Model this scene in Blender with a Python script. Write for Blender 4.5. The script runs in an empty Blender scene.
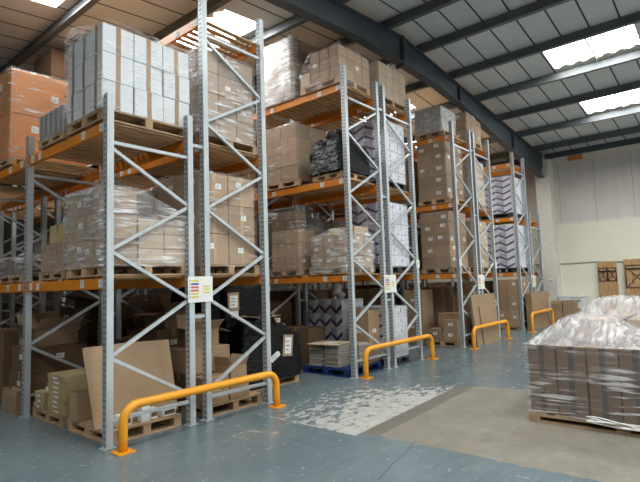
import bpy, bmesh, math, random
from mathutils import Vector, Matrix, noise
random.seed(7)
scn = bpy.context.scene
COL = scn.collection
R = math.radians

# ------------------------------------------------------------------ materials
def newmat(name):
    m = bpy.data.materials.new(name); m.use_nodes = True
    nt = m.node_tree; nt.nodes.clear()
    out = nt.nodes.new('ShaderNodeOutputMaterial')
    return m, nt, out
class N:
    """tiny helper for wiring shader nodes"""
    def __init__(s, nt): s.nt = nt
    def node(s, t, **k):
        n = s.nt.nodes.new(t)
        for a, b in k.items(): setattr(n, a, b)
        return n
    def put(s, inp, v):
        if isinstance(v, bpy.types.NodeSocket): s.nt.links.new(v, inp)
        elif isinstance(v, tuple) and len(v) == 3 and inp.type == 'RGBA': inp.default_value = (*v, 1)
        else: inp.default_value = v
    def m(s, op, a, b=0.0, c=0.0):
        n = s.node('ShaderNodeMath', operation=op)
        s.put(n.inputs[0], a); s.put(n.inputs[1], b); s.put(n.inputs[2], c)
        return n.outputs[0]
    def step(s, x, lo, hi):
        n = s.node('ShaderNodeMapRange', clamp=True)
        s.put(n.inputs[0], x); n.inputs[1].default_value = lo; n.inputs[2].default_value = hi
        return n.outputs[0]
    def mix(s, f, a, b):
        n = s.node('ShaderNodeMix', data_type='RGBA')
        s.put(n.inputs[0], f); s.put(n.inputs[6], a); s.put(n.inputs[7], b)
        return n.outputs[2]
    def coord(s, kind='Object'):
        return s.node('ShaderNodeTexCoord').outputs[kind]
    def xyz(s, v):
        n = s.node('ShaderNodeSeparateXYZ'); s.put(n.inputs[0], v); return n.outputs
    def scale(s, v, sc):
        n = s.node('ShaderNodeMapping'); s.put(n.inputs[0], v); n.inputs[3].default_value = sc
        return n.outputs[0]
    def noise(s, v, sc=5, det=3, rough=.5, dist=0):
        n = s.node('ShaderNodeTexNoise'); s.put(n.inputs['Vector'], v)
        n.inputs['Scale'].default_value = sc; n.inputs['Detail'].default_value = det
        n.inputs['Roughness'].default_value = rough; n.inputs['Distortion'].default_value = dist
        return n.outputs[0]
    def bump(s, h, strength=.3, dist=.01):
        n = s.node('ShaderNodeBump'); n.inputs['Strength'].default_value = strength
        n.inputs['Distance'].default_value = dist; s.put(n.inputs['Height'], h)
        return n.outputs[0]
    def bsdf(s, color, rough=.6, metal=0., normal=None, spec=.5):
        n = s.node('ShaderNodeBsdfPrincipled')
        s.put(n.inputs['Base Color'], color); s.put(n.inputs['Roughness'], rough)
        s.put(n.inputs['Metallic'], metal); n.inputs['Specular IOR Level'].default_value = spec
        if normal is not None: s.put(n.inputs['Normal'], normal)
        return n.outputs[0]
def simple(name, col, rough=.6, metal=0., var=.12, nscale=6, stretch=(1, 1, 1), bump=0., rnd=0., spec=.5):
    m, nt, out = newmat(name); s = N(nt)
    v = s.scale(s.coord(), stretch)
    f = s.noise(v, nscale, 4)
    a = tuple(max(0, c * (1 - var)) for c in col); b = tuple(min(1, c * (1 + var)) for c in col)
    c = s.mix(s.step(f, .3, .7), a, b)
    if rnd:
        oi = s.node('ShaderNodeObjectInfo').outputs['Random']
        hs = s.node('ShaderNodeHueSaturation'); s.put(hs.inputs['Color'], c)
        s.put(hs.inputs['Value'], s.m('MULTIPLY_ADD', oi, rnd, 1 - rnd / 2)); c = hs.outputs[0]
    nrm = s.bump(f, bump, .01) if bump else None
    nt.links.new(s.bsdf(c, rough, metal, nrm, spec), out.inputs[0])
    return m
M = {}
M['steel'] = simple('galvanised_steel', (.50, .54, .555), .42, .2, .1, 9, (1, 1, .3))
M['steel_dark'] = simple('painted_structural_steel', (.058, .072, .084), .5, .1, .15, 2)
M['purlin'] = simple('galvanised_purlin_steel', (.12, .132, .138), .45, .3, .15, 2)
M['orange'] = simple('orange_powder_coat', (.72, .235, .02), .45, 0, .1, 3)
M['barrier'] = simple('yellow_orange_barrier_paint', (.86, .36, .018), .32, 0, .07, 4)
M['pallet'] = simple('pallet_softwood', (.42, .28, .16), .8, 0, .25, 5, (1, 1, 1), .2, .35)
M['slat'] = simple('deck_slat_softwood', (.62, .37, .18), .75, 0, .25, 4, (1, 6, 1), .2, .2)
M['pale_wood'] = simple('pale_new_timber', (.66, .55, .42), .7, 0, .12, 4, (1, 1, 1), .1)
M['kraft'] = simple('kraft_cardboard', (.36, .242, .145), .75, 0, .07, 4, (1, 1, 1), 0, .28)
M['kraft_dark'] = simple('dark_and_shaded_kraft', (.155, .09, .048), .75, 0, .07, 4, (1, 1, 1), 0, .3)  # dark kraft, also darkened to stand for shade deep under the racks
M['kraft_light'] = simple('light_kraft_cardboard', (.52, .39, .26), .72, 0, .06, 4, (1, 1, 1), 0, .15)
M['kraft_orange'] = simple('orange_kraft_cardboard', (.58, .23, .065), .5, 0, .06, 4, (1, 1, 1), 0, .08)
M['kraft_olive'] = simple('yellowish_tray_cardboard', (.44, .34, .17), .75, 0, .08, 4, (1, 1, 1), 0, .15)
M['tape'] = simple('brown_packing_tape', (.30, .18, .09), .3, 0, .1, 9)
M['tape_clear'] = simple('clear_packing_tape', (.46, .33, .2), .25, 0, .1, 9)
M['white_carton'] = simple('white_cardboard', (.68, .70, .72), .6, 0, .04, 3, (1, 1, 1), 0, .06)
M['grey_carton'] = simple('grey_cardboard', (.38, .36, .33), .6, 0, .06, 3, (1, 1, 1), 0, .15)
M['grey_stack'] = simple('grey_card_edges', (.44, .40, .34), .8, 0, .15, 20, (.3, .3, 6), 0, .2)
M['label'] = simple('white_label_paper', (.80, .80, .77), .5, 0, .03, 9)
M['ink'] = simple('dark_print', (.22, .22, .23), .6)
M['black_wrap'] = None
M['blue'] = simple('blue_pallet_paint', (.01, .035, .14), .55, 0, .2, 6)
M['column'] = simple('cream_painted_blockwork', (.72, .68, .59), .7, 0, .08, 12, (1, 1, 1), .15)
M['white_plastic'] = simple('white_plastic', (.78, .78, .76), .4, 0, .03, 3)
M['dark_iron'] = simple('dark_iron', (.03, .03, .03), .5, .4)
M['plank_wood'] = simple('brown_stained_planks', (.47, .27, .12), .6, 0, .3, 5, (1, 5, .5), .15)
M['red'] = simple('red_plastic', (.6, .04, .03), .4)
M['dark_wall'] = simple('shade_toned_blockwork', (.10, .085, .07), .8)  # wall colour darkened to imitate shade behind the racks and cut fill
M['sg_y'] = simple('yellow_print', (.78, .70, .12), .5); M['sg_b'] = simple('blue_print', (.05, .08, .35), .5)
M['sg_r'] = simple('red_print', (.72, .10, .12), .5)
M['cable'] = simple('grey_cable', (.12, .11, .1), .6)
M['foot'] = simple('dark_rubber', (.03, .03, .035), .7)

def mat_wrap(name, base=.12, streak=.5, sc=(2, 2, 26), tint=(.86, .88, .90), th=(.52, .72)):
    m, nt, out = newmat(name); s = N(nt)
    v = s.coord()
    rot = s.node('ShaderNodeMapping'); s.put(rot.inputs[0], v); rot.inputs[2].default_value = (.16, .12, .3)
    rot.inputs[3].default_value = sc
    n1 = s.noise(rot.outputs[0], 1.4, 5, .6, .6)
    n2 = s.noise(s.scale(v, (1.3, 1.3, 1.6)), 2.2, 2, .5, .3)
    st = s.m('MULTIPLY', s.step(n1, *th), s.step(n2, .35, .6))
    fac = s.m('MULTIPLY_ADD', st, streak, base)
    tr = s.node('ShaderNodeBsdfTransparent')
    nrm = s.bump(n1, .9, .02)
    pr = s.bsdf(tint, .22, 0, nrm, .8)
    mx = s.node('ShaderNodeMixShader'); s.put(mx.inputs[0], fac)
    nt.links.new(tr.outputs[0], mx.inputs[1]); nt.links.new(pr, mx.inputs[2])
    nt.links.new(mx.outputs[0], out.inputs[0])
    return m
M['wrap'] = mat_wrap('stretch_wrap_film', .05, .75, th=(.54, .68))
M['wrap_heavy'] = mat_wrap('heavy_stretch_wrap_film', .12, .8, (2, 2, 22), th=(.45, .66))
M['wrap_light'] = mat_wrap('thin_stretch_wrap_film', .03, .45)
M['wrap_tent'] = mat_wrap('gathered_stretch_wrap_film', .30, .6, (3, 15, 3), (.68, .66, .665), (.42, .62))
M['wrap_bright'] = mat_wrap('bright_stretch_wrap_film', .30, .6, (2, 2, 20), th=(.42, .62))
M['wrap_side'] = mat_wrap('streaked_side_film', .10, .7, (1.0, 1.0, 17), (.72, .71, .72), (.50, .60))
def mat_black():
    m, nt, out = newmat('black_stretch_wrap_film'); s = N(nt)
    v = s.scale(s.coord(), (2.5, 2.5, 9)); n1 = s.noise(v, 2.2, 5, .6, 1.2)
    nt.links.new(s.bsdf((.004, .0045, .005), .2, 0, s.bump(n1, 1., .06), .28), out.inputs[0]); return m
M['black_wrap'] = mat_black()
def mat_perf():
    # galvanised upright face with a row of keyhole slots
    m, nt, out = newmat('perforated_galvanised_steel'); s = N(nt)
    x, y, z = s.xyz(s.coord())[:3]
    f = s.m('ABSOLUTE', s.m('SUBTRACT', s.m('FRACT', s.m('MULTIPLY', z, 16)), .5))
    a = s.m('MULTIPLY', s.m('LESS_THAN', f, .2), s.m('LESS_THAN', s.m('ABSOLUTE', s.m('SUBTRACT', s.m('ABSOLUTE', y), .016)), .010))
    f2 = s.noise(s.scale(s.coord(), (1, 1, .3)), 9, 4)
    c = s.mix(a, s.mix(f2, (.40, .43, .44), (.49, .52, .53)), (.12, .13, .14))
    nt.links.new(s.bsdf(c, .45, .3), out.inputs[0]); return m
M['perf'] = mat_perf()
def mat_chevron():
    m, nt, out = newmat('white_carton_with_purple_chevron'); s = N(nt)
    g = s.node('ShaderNodeNewGeometry'); oi = s.node('ShaderNodeTexCoord')
    x, y, z = s.xyz(oi.outputs['Generated'])[:3]
    tri = s.m('ABSOLUTE', s.m('SUBTRACT', y, .5))
    w = s.m('SUBTRACT', z, s.m('MULTIPLY', tri, .95))           # V shaped level
    dark = s.m('MULTIPLY', s.m('GREATER_THAN', w, -.06), s.m('LESS_THAN', w, .24))
    mid = s.m('MULTIPLY', s.m('GREATER_THAN', w, .24), s.m('GREATER_THAN', y, .5))
    c = s.mix(mid, (.74, .73, .79), (.42, .41, .50))
    c = s.mix(dark, c, (.085, .07, .17))
    nx = s.m('ABSOLUTE', s.xyz(g.outputs['True Normal'])[0])
    side = s.m('GREATER_THAN', nx, .7)
    t = s.noise(s.scale(s.coord(), (9, 9, 9)), 2, 2)
    wc = s.mix(s.step(t, .62, .66), (.70, .71, .76), (.42, .43, .50))
    nt.links.new(s.bsdf(s.mix(side, wc, c), .45), out.inputs[0]); return m
M['chevron'] = mat_chevron()
def mat_floor():
    m, nt, out = newmat('worn_blue_floor_paint_on_concrete'); s = N(nt)
    v = s.coord(); x, y, z = s.xyz(v)[:3]
    nb = s.noise(v, 1.1, 5, .6); nf = s.noise(v, 9, 5, .65, .5); ne = s.noise(v, 3.5, 6, .7)
    ws = s.noise(s.scale(v, (1.8, 2.6, 1)), 3.4, 8, .78, .3)
    paint = s.mix(s.step(nb, .3, .7), (.110, .152, .168), (.150, .196, .210))
    paint = s.mix(s.m('MULTIPLY', s.step(nf, .58, .68), .35), paint, (.25, .275, .28))
    scuff = s.noise(s.scale(v, (.5, 2.2, 1)), 2.6, 7, .75, .8)
    paint = s.mix(s.m('MULTIPLY', s.step(scuff, .56, .66), .5), paint, (.21, .24, .245))
    paint = s.mix(s.m('MULTIPLY', s.step(scuff, .46, .34), .45), paint, (.085, .115, .13))
    conc = s.mix(s.step(s.noise(v, 2.4, 6, .65), .3, .7), (.150, .138, .106), (.27, .25, .195))
    conc = s.mix(s.m('MULTIPLY', s.step(nf, .3, .42), .5), (.19, .17, .135), conc)
    jag = s.m('MULTIPLY', s.m('SUBTRACT', ne, .5), .10)
    blot = s.noise(v, 5.5, 8, .8, .6)
    conc = s.mix(s.m('MULTIPLY', s.step(blot, .52, .66), .55), conc, (.115, .10, .078))
    conc = s.mix(s.m('MULTIPLY', s.step(blot, .44, .34), .4), conc, (.34, .32, .26))
    # bare concrete slab: sides as lines on the floor
    d1 = s.m('SUBTRACT', s.m('ADD', x, jag), 1.86)
    d2 = s.m('SUBTRACT', s.m('ADD', 4.62, s.m('MULTIPLY', s.m('SUBTRACT', -1.75, y), .2)), s.m('ADD', x, jag))
    edge = s.m('ADD', -1.84, s.m('MULTIPLY', s.m('SUBTRACT', x, 1.73), .05))
    d3 = s.m('SUBTRACT', edge, s.m('ADD', y, s.m('MULTIPLY', jag, .3)))
    c_in = s.m('MINIMUM', s.m('MINIMUM', d1, d2), d3)
    cm = s.m('GREATER_THAN', c_in, 0)
    band = s.m('MULTIPLY', cm, s.m('LESS_THAN', s.m('ADD', d3, s.m('MULTIPLY', jag, .4)), .22))
    conc = s.mix(s.m('MULTIPLY', band, .75), conc, (.115, .102, .078))
    # chipped white patch beside the slab
    yy = s.m('SUBTRACT', y, edge)
    dens = s.m('SUBTRACT', .60, s.m('MULTIPLY', s.m('MAXIMUM', yy, 0), .115))
    xin = s.m('MULTIPLY', s.m('GREATER_THAN', d1, -.12), s.m('LESS_THAN', x, 5.0))
    wide = s.m('MULTIPLY', s.m('GREATER_THAN', yy, 0), s.m('LESS_THAN', yy, 1.5))
    rag = s.m('GREATER_THAN', dens, s.m('ADD', ws, s.m('MULTIPLY', s.m('MAXIMUM', s.m('SUBTRACT', x, 3.6), 0), .16)))
    wm = s.m('MULTIPLY', s.m('MULTIPLY', xin, wide), rag)
    white = s.mix(s.step(nf, .35, .6), (.31, .30, .27), (.42, .415, .385))
    # small worn square
    sq = s.m('MULTIPLY', s.m('MULTIPLY', s.m('GREATER_THAN', s.m('ADD', x, jag), .98), s.m('LESS_THAN', s.m('ADD', x, jag), 1.38)),
             s.m('MULTIPLY', s.m('GREATER_THAN', s.m('ADD', y, jag), -1.17), s.m('LESS_THAN', s.m('ADD', y, jag), -.72)))
    col = s.mix(s.m('MULTIPLY', sq, .6), paint, (.19, .19, .175))
    col = s.mix(s.m('MULTIPLY', sq, s.step(ws, .55, .6)), col, (.42, .42, .4))
    col = s.mix(wm, col, white); col = s.mix(cm, col, conc)
    # crack
    cr = s.m('LESS_THAN', s.m('ABSOLUTE', s.m('ADD', s.m('SUBTRACT', y, s.m('MULTIPLY', x, .22)), s.m('ADD', 2.87, s.m('MULTIPLY', jag, .6)))), .006)
    cr = s.m('MULTIPLY', cr, s.m('MULTIPLY', s.m('LESS_THAN', x, 1.93), s.m('GREATER_THAN', x, .9)))
    col = s.mix(s.m('MULTIPLY', cr, .7), col, (.04, .045, .05))
    bare = s.m('MAXIMUM', cm, wm)
    rough = s.m('ADD', s.m('MULTIPLY_ADD', bare, .40, .17), s.m('MULTIPLY', nf, .16))
    nt.links.new(s.bsdf(col, rough, 0, s.bump(nf, .12, .01)), out.inputs[0]); return m
M['floor'] = mat_floor()
def mat_wall():
    m, nt, out = newmat('painted_block_wall'); s = N(nt)
    v = s.coord(); x, y, z = s.xyz(v)[:3]
    nb = s.noise(v, .9, 5, .6); st = s.noise(s.scale(v, (1, 2.6, .25)), 2, 5, .6)
    lo = s.mix(nb, (.76, .715, .59), (.82, .78, .65))
    up = s.mix(st, (.58, .52, .48), (.74, .68, .63))
    k = s.m('ADD', z, s.m('MULTIPLY', s.m('SUBTRACT', nb, .5), .25))
    c = s.mix(s.step(k, 3.42, 3.55), lo, up)
    seam = s.m('LESS_THAN', s.m('ABSOLUTE', s.m('SUBTRACT', s.m('FRACT', s.m('DIVIDE', s.m('ADD', y, .85), 1.15)), .5)), .008)
    c = s.mix(s.m('MULTIPLY', s.m('MULTIPLY', seam, s.step(z, 3.4, 3.5)), .55), c, (.2, .17, .16))
    nt.links.new(s.bsdf(c, .75, 0, s.bump(s.noise(v, 30, 3), .1, .01)), out.inputs[0]); return m
M['wall'] = mat_wall()
def mat_roof():
    m, nt, out = newmat('white_roof_liner_boards'); s = N(nt)
    v = s.coord(); x, y, z = s.xyz(v)[:3]
    nb = s.noise(v, .7, 5, .6)
    c = s.mix(nb, (.55, .56, .54), (.72, .725, .71))
    seam = s.m('LESS_THAN', s.m('ABSOLUTE', s.m('SUBTRACT', s.m('FRACT', s.m('DIVIDE', s.m('ADD', y, 40.03), .556)), .5)), .032)
    c = s.mix(seam, c, (.035, .035, .035))
    nt.links.new(s.bsdf(c, .7), out.inputs[0]); return m
M['roof'] = mat_roof()
def mat_sky():
    m, nt, out = newmat('translucent_rooflight_sheet'); s = N(nt)
    e = s.node('ShaderNodeEmission'); e.inputs[0].default_value = (.97, .99, .98, 1); e.inputs[1].default_value = 29.
    nt.links.new(e.outputs[0], out.inputs[0]); return m
M['rooflight'] = mat_sky()

# ------------------------------------------------------------------ mesh helpers
def box(bm, x0, x1, y0, y1, z0, z1, mi=0, mtx=None):
    vs = [bm.verts.new((x, y, z)) for z in (z0, z1) for y in (y0, y1) for x in (x0, x1)]
    for f in ((0, 2, 3, 1), (4, 5, 7, 6), (0, 1, 5, 4), (2, 6, 7, 3), (0, 4, 6, 2), (1, 3, 7, 5)):
        fc = bm.faces.new([vs[i] for i in f]); fc.material_index = mi
    if mtx is not None:
        for v in vs: v.co = mtx @ v.co
    return vs
def mesh_of(bm, name, mats, smooth=False):
    me = bpy.data.meshes.new(name); bm.normal_update(); bm.to_mesh(me); bm.free()
    for m in mats: me.materials.append(M[m])
    if smooth:
        for p in me.polygons: p.use_smooth = True
    return me
def link(name, me, parent=None, loc=(0, 0, 0), rot=(0, 0, 0)):
    o = bpy.data.objects.new(name, me); COL.objects.link(o)
    o.location = loc; o.rotation_euler = rot
    if parent is not None: o.parent = parent
    return o
def thing(name, label, cat, loc=(0, 0, 0), rz=0, group=None):
    o = bpy.data.objects.new(name, None); COL.objects.link(o)
    o.empty_display_size = .1
    o.location = loc; o.rotation_euler = (0, 0, rz)
    o['label'] = label; o['category'] = cat
    if group: o['group'] = group
    return o
def tag(o, label, cat, group=None):
    o['label'] = label; o['category'] = cat
    if group: o['group'] = group
    return o
def struct(name, me, loc=(0, 0, 0)):
    o = link(name, me, None, loc); o['kind'] = 'structure'; return o
def bevel(bm, w, seg=1):
    bmesh.ops.bevel(bm, geom=list(bm.edges), offset=w, segments=seg, affect='EDGES', profile=.5)
def tube(bm, pts, r, n=12, mi=0):
    rings = []
    pts = [Vector(p) for p in pts]
    for i, p in enumerate(pts):
        t = (pts[min(i + 1, len(pts) - 1)] - pts[max(i - 1, 0)]).normalized()
        a = t.cross(Vector((0, 0, 1)) if abs(t.z) < .9 else Vector((0, 1, 0))).normalized()
        if i and a.dot(pa) < 0: a = -a
        if i:
            a = (pa - t * pa.dot(t)).normalized()
        pa = a; b = t.cross(a)
        rings.append([bm.verts.new(p + (a * math.cos(k * 2 * math.pi / n) + b * math.sin(k * 2 * math.pi / n)) * r) for k in range(n)])
    for i in range(len(rings) - 1):
        for k in range(n):
            f = bm.faces.new((rings[i][k], rings[i][(k + 1) % n], rings[i + 1][(k + 1) % n], rings[i + 1][k])); f.material_index = mi; f.smooth = True
    bm.faces.new(rings[0][::-1]); bm.faces.new(rings[-1])

# ------------------------------------------------------------------ shared part meshes
_cache = {}
def carton_mesh(dx, dy, dz, mat, tape, axis):
    key = ('c', round(dx, 2), round(dy, 2), round(dz, 2), mat, tape, axis)
    if key in _cache: return _cache[key]
    bm = bmesh.new()
    box(bm, -dx / 2, dx / 2, -dy / 2, dy / 2, 0, dz); bevel(bm, min(.006, dz * .1))
    if tape:
        w = .028; e = .0022; lap = min(.09, dz * .4)
        full = axis.isupper()
        if full: lap = dz - .01
        if axis.lower() in ('x', 'b'):
            box(bm, -dx / 2 - e, dx / 2 + e, -w, w, dz - lap, dz + e, 1)
            box(bm, -dx / 2 + .01, dx / 2 - .01, -w * 1.25, w * 1.25, dz - .01, dz + e * 1.5, 1)
        if axis.lower() in ('y', 'b'):
            box(bm, -w, w, -dy / 2 - e, dy / 2 + e, dz - lap, dz + e, 1)
            box(bm, -w * 1.25, w * 1.25, -dy / 2 + .01, dy / 2 - .01, dz - .01, dz + e * 1.5, 1)
    me = mesh_of(bm, 'carton', [mat, tape or 'tape']); _cache[key] = me
    return me
def label_mesh(w, h, face):
    key = ('l', w, h, face)
    if key in _cache: return _cache[key]
    bm = bmesh.new()
    if face == 'x':
        box(bm, -.003, 0, -w / 2, w / 2, -h / 2, h / 2)
        for i in range(3): box(bm, -.004, -.003, -w * .36, w * (.1 + .12 * (i % 2)), h * (-.3 + .25 * i), h * (-.22 + .25 * i), 1)
    else:
        box(bm, -w / 2, w / 2, -.003, 0, -h / 2, h / 2)
        for i in range(3): box(bm, -w * .36, w * (.1 + .12 * (i % 2)), -.004, -.003, h * (-.3 + .25 * i), h * (-.22 + .25 * i), 1)
    me = mesh_of(bm, 'label', ['label', 'ink']); _cache[key] = me
    return me
def pallet_mesh(w, d, h=.13, mat='pallet'):
    key = ('p', round(w, 2), round(d, 2), round(h, 2), mat)
    if key in _cache: return _cache[key]
    bm = bmesh.new(); t = .018
    n = 7
    for i in range(n):
        sw = d / n * .74; y = -d / 2 + (d - sw) * i / (n - 1)
        box(bm, -w / 2, w / 2, y, y + sw, h - t, h)
    for i in range(3):
        x = -w / 2 + (w - .1) * i / 2
        box(bm, x, x + .1, -d / 2, d / 2, h - 2 * t - .001, h - t - .001)
        box(bm, x, x + .1, -d / 2, d / 2, 0, t)
        for j in range(3):
            y = -d / 2 + (d - .12) * j / 2
            box(bm, x + .004, x + .096, y, y + .12, t + .001, h - 2 * t - .002)
    for j in (0, 2):
        y = -d / 2 + (d - .1) * j / 2
        box(bm, -w / 2 + .102, -.052, y, y + .1, 0, t); box(bm, .052, w / 2 - .102, y, y + .1, 0, t)
    me = mesh_of(bm, 'pallet', [mat]); _cache[key] = me
    return me
def sheath(x0, x1, y0, y1, z0, z1, mat, amp=.012, top=True, step=.07, topf=None, seed=0, off=.014):
    """closed film skin round a load, softly puckered"""
    bm = bmesh.new()
    x0 -= off; x1 += off; y0 -= off; y1 += off; z1 += off
    nx = max(3, int((x1 - x0) / step)); ny = max(3, int((y1 - y0) / step)); nz = max(3, int((z1 - z0) / step))
    ring = [(x0 + (x1 - x0) * i / nx, y0, 0, -1) for i in range(nx)] + [(x1, y0 + (y1 - y0) * i / ny, 1, 0) for i in range(ny)] + \
           [(x1 - (x1 - x0) * i / nx, y1, 0, 1) for i in range(nx)] + [(x0, y1 - (y1 - y0) * i / ny, -1, 0) for i in range(ny)]
    rows = []
    for k in range(nz + 1):
        row = []
        for (x, y, ax, ay) in ring:
            zt = topf(x, y) if topf else z1
            z = z0 + (zt - z0) * k / nz
            d = (noise.noise(Vector((x * 3 + seed, y * 3, z * 9))) * .5 + .5) * amp
            row.append(bm.verts.new((x + ax * d, y + ay * d, z)))
        rows.append(row)
    n = len(ring)
    for k in range(nz):
        for i in range(n):
            bm.faces.new((rows[k][i], rows[k][(i + 1) % n], rows[k + 1][(i + 1) % n], rows[k + 1][i]))
    if top:
        grid = {}
        for i in range(nx + 1):
            for j in range(ny + 1):
                x = x0 + (x1 - x0) * i / nx; y = y0 + (y1 - y0) * j / ny
                if j == 0 and i < nx: v = rows[-1][i]
                elif i == nx and j < ny: v = rows[-1][nx + j]
                elif j == ny and i > 0: v = rows[-1][nx + ny + (nx - i)]
                elif i == 0 and j > 0: v = rows[-1][2 * nx + ny + (ny - j)]
                else:
                    zt = topf(x, y) if topf else z1
                    v = bm.verts.new((x, y, zt + (noise.noise(Vector((x * 5 + seed, y * 5, 3))) * .5 + .5) * amp * 1.5))
                grid[i, j] = v
        for i in range(nx):
            for j in range(ny):
                bm.faces.new((grid[i, j], grid[i + 1, j], grid[i + 1, j + 1], grid[i, j + 1]))
    me = mesh_of(bm, 'film', [mat], True)
    return me

def block(t, o, x0, x1, y0, y1, z0, z1, nx, ny, nz, mat='kraft', tape='tape_clear', axis='x', lab=0., name='carton', jit=.004, rng=random, labs=(.09, .06), gap=.009):
    """outer cartons of a block nx*ny*nz as children of thing t whose origin is o"""
    dx = (x1 - x0) / nx; dy = (y1 - y0) / ny; dz = (z1 - z0) / nz
    for k in range(nz):
        for j in range(ny):
            for i in range(nx):
                if 0 < i < nx - 1 and 0 < j < ny - 1 and k < nz - 1: continue
                if i == nx - 1 and nx > 2 and 0 < j and k < nz - 1 and j < ny - 1: continue
                cx = x0 + dx * (i + .5) + rng.uniform(-jit, jit) * .5; cy = y0 + dy * (j + .5) + rng.uniform(-jit, jit) * .5
                me = carton_mesh(dx - gap, dy - gap, dz - .003, mat, tape, axis)
                c = link(name, me, t, (cx - o[0], cy - o[1], z0 + dz * k - o[2]), (0, 0, 0))
                if lab:
                    if i == 0 and rng.random() < lab:
                        link('paper_label', label_mesh(*labs, 'x'), c, (-(dx - gap) / 2 - .001, rng.uniform(-.2, .2) * dy, dz * rng.uniform(.45, .75)))
                    if j == 0 and rng.random() < lab:
                        link('paper_label', label_mesh(*labs, 'y'), c, (rng.uniform(-.2, .2) * dx, -(dy - gap) / 2 - .001, dz * rng.uniform(.45, .75)))
_seed = [0]
def load(name, label, cat, blocks, pal=None, wrap=None, group='loaded pallets on the racking', wamp=.012, palmat='pallet', ph=.13, topf=None):
    """pallet load: blocks = list of dicts; pal=(x0,x1,y0,y1,z)"""
    _seed[0] += 1; rng = random.Random(_seed[0])
    X0 = min(b['b'][0] for b in blocks); X1 = max(b['b'][1] for b in blocks)
    Y0 = min(b['b'][2] for b in blocks); Y1 = max(b['b'][3] for b in blocks)
    Z0 = min(b['b'][4] for b in blocks); Z1 = max(b['b'][5] for b in blocks)
    base = pal[4] if pal else Z0
    o = ((X0 + X1) / 2, (Y0 + Y1) / 2, base)
    t = thing(name, label, cat, o, 0, group)
    if pal:
        link('pallet', pallet_mesh(pal[1] - pal[0], pal[3] - pal[2], ph, palmat), t, ((pal[0] + pal[1]) / 2 - o[0], (pal[2] + pal[3]) / 2 - o[1], 0))
    for b in blocks:
        k = {a: c for a, c in b.items() if a not in ('b', 'n')}
        block(t, o, *b['b'], *b['n'], rng=rng, **k)
    if wrap:
        wb = wrap[1] if isinstance(wrap, tuple) else (X0, X1, Y0, Y1, Z0 - .03, Z1)
        wm = wrap[0] if isinstance(wrap, tuple) else wrap
        me = sheath(*wb, wm, wamp, True, .07, topf, _seed[0])
        w = link('stretch_wrap', me, t, (-o[0], -o[1], -o[2]))
    return t

# ------------------------------------------------------------------ setting
WX = 16.9; X_LO, X_HI, Y_LO, Y_HI = -9.0, WX, -13.5, 15.0
RX = 6.5; RS = .0875; RZ = 6.80
def rafter_top(x): return RZ - RS * abs(x - RX)
def roof_z(x): return rafter_top(x) + .21
bm = bmesh.new(); box(bm, X_LO - .2, X_HI + .2, Y_LO - .2, Y_HI + .2, -.15, 0); struct('floor', mesh_of(bm, 'floor', ['floor']))
def wall_prism(name, pts, nrm_off, mat='wall', hole=None):
    bm = bmesh.new()
    a = [bm.verts.new(p) for p in pts]; b = [bm.verts.new(Vector(p) + Vector(nrm_off)) for p in pts]
    n = len(pts); bm.faces.new(a); bm.faces.new(b[::-1])
    for i in range(n): bm.faces.new((a[i], b[i], b[(i + 1) % n], a[(i + 1) % n]))
    bmesh.ops.recalc_face_normals(bm, faces=bm.faces)
    struct(name, mesh_of(bm, name, [mat]))
wall_prism('wall_far', [(WX, Y_LO, 0), (WX, Y_HI, 0), (WX, Y_HI, roof_z(WX)), (WX, Y_LO, roof_z(WX))], (.2, 0, 0))
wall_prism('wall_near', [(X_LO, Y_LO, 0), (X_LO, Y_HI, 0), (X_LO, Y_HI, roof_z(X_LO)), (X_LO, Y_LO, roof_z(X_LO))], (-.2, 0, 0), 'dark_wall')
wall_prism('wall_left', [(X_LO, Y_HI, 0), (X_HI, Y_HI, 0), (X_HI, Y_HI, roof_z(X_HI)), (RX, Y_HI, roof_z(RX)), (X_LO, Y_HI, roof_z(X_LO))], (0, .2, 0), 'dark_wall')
# right-hand wall with an unseen doorway opening, added to let fill daylight in
DX0, DX1, DZ = 3.0, 10.0, 3.4
wall_prism('wall_right', [(X_LO, Y_LO, 0), (DX0, Y_LO, 0), (DX0, Y_LO, DZ), (DX1, Y_LO, DZ), (DX1, Y_LO, 0), (X_HI, Y_LO, 0), (X_HI, Y_LO, roof_z(X_HI)), (RX, Y_LO, roof_z(RX)), (X_LO, Y_LO, roof_z(X_LO))], (0, -.2, 0))

purl_x = [15.65, 13.92, 12.2, 10.52, 8.9, 7.33, 5.92, 4.32, 2.72, 1.1, -.5, -2.1, -3.7, -5.3, -6.9, -8.5]
xs = sorted([X_LO - .3] + purl_x + [RX, X_HI + .25, .9, 2.92, 4.12, 9.12, 12.42, -5.1, -3.9])
light_x = {(-.5, .9), (2.92, 4.12), (9.12, 10.52), (12.42, 13.92), (-5.1, -3.9)}  # outermost strip lies behind the camera, added for fill light
light_y = [(-10.5, -8.7), (-7.1, -5.3), (-3.79, -1.99), (1.86, 3.66)]  # first two rows are out of view, added to bring in more light
ys = sorted([Y_LO - .2, Y_HI + .2] + [v for p in light_y for v in p])
bm = bmesh.new(); cells = []
for i in range(len(xs) - 1):
    a, b = xs[i], xs[i + 1]
    for j in range(len(ys) - 1):
        c, d = ys[j], ys[j + 1]
        if (a, b) in light_x and (c, d) in light_y:
            cells.append((a, b, c, d)); continue
        lo = [(a, c), (b, c), (b, d), (a, d)]
        v0 = [bm.verts.new((x, y, roof_z(x))) for x, y in lo]; v1 = [bm.verts.new((x, y, roof_z(x) + .08)) for x, y in lo]
        bm.faces.new(v0[::-1]); bm.faces.new(v1)
        for k in range(4): bm.faces.new((v0[k], v0[(k + 1) % 4], v1[(k + 1) % 4], v1[k]))
struct('ceiling', mesh_of(bm, 'ceiling', ['roof']))
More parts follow.
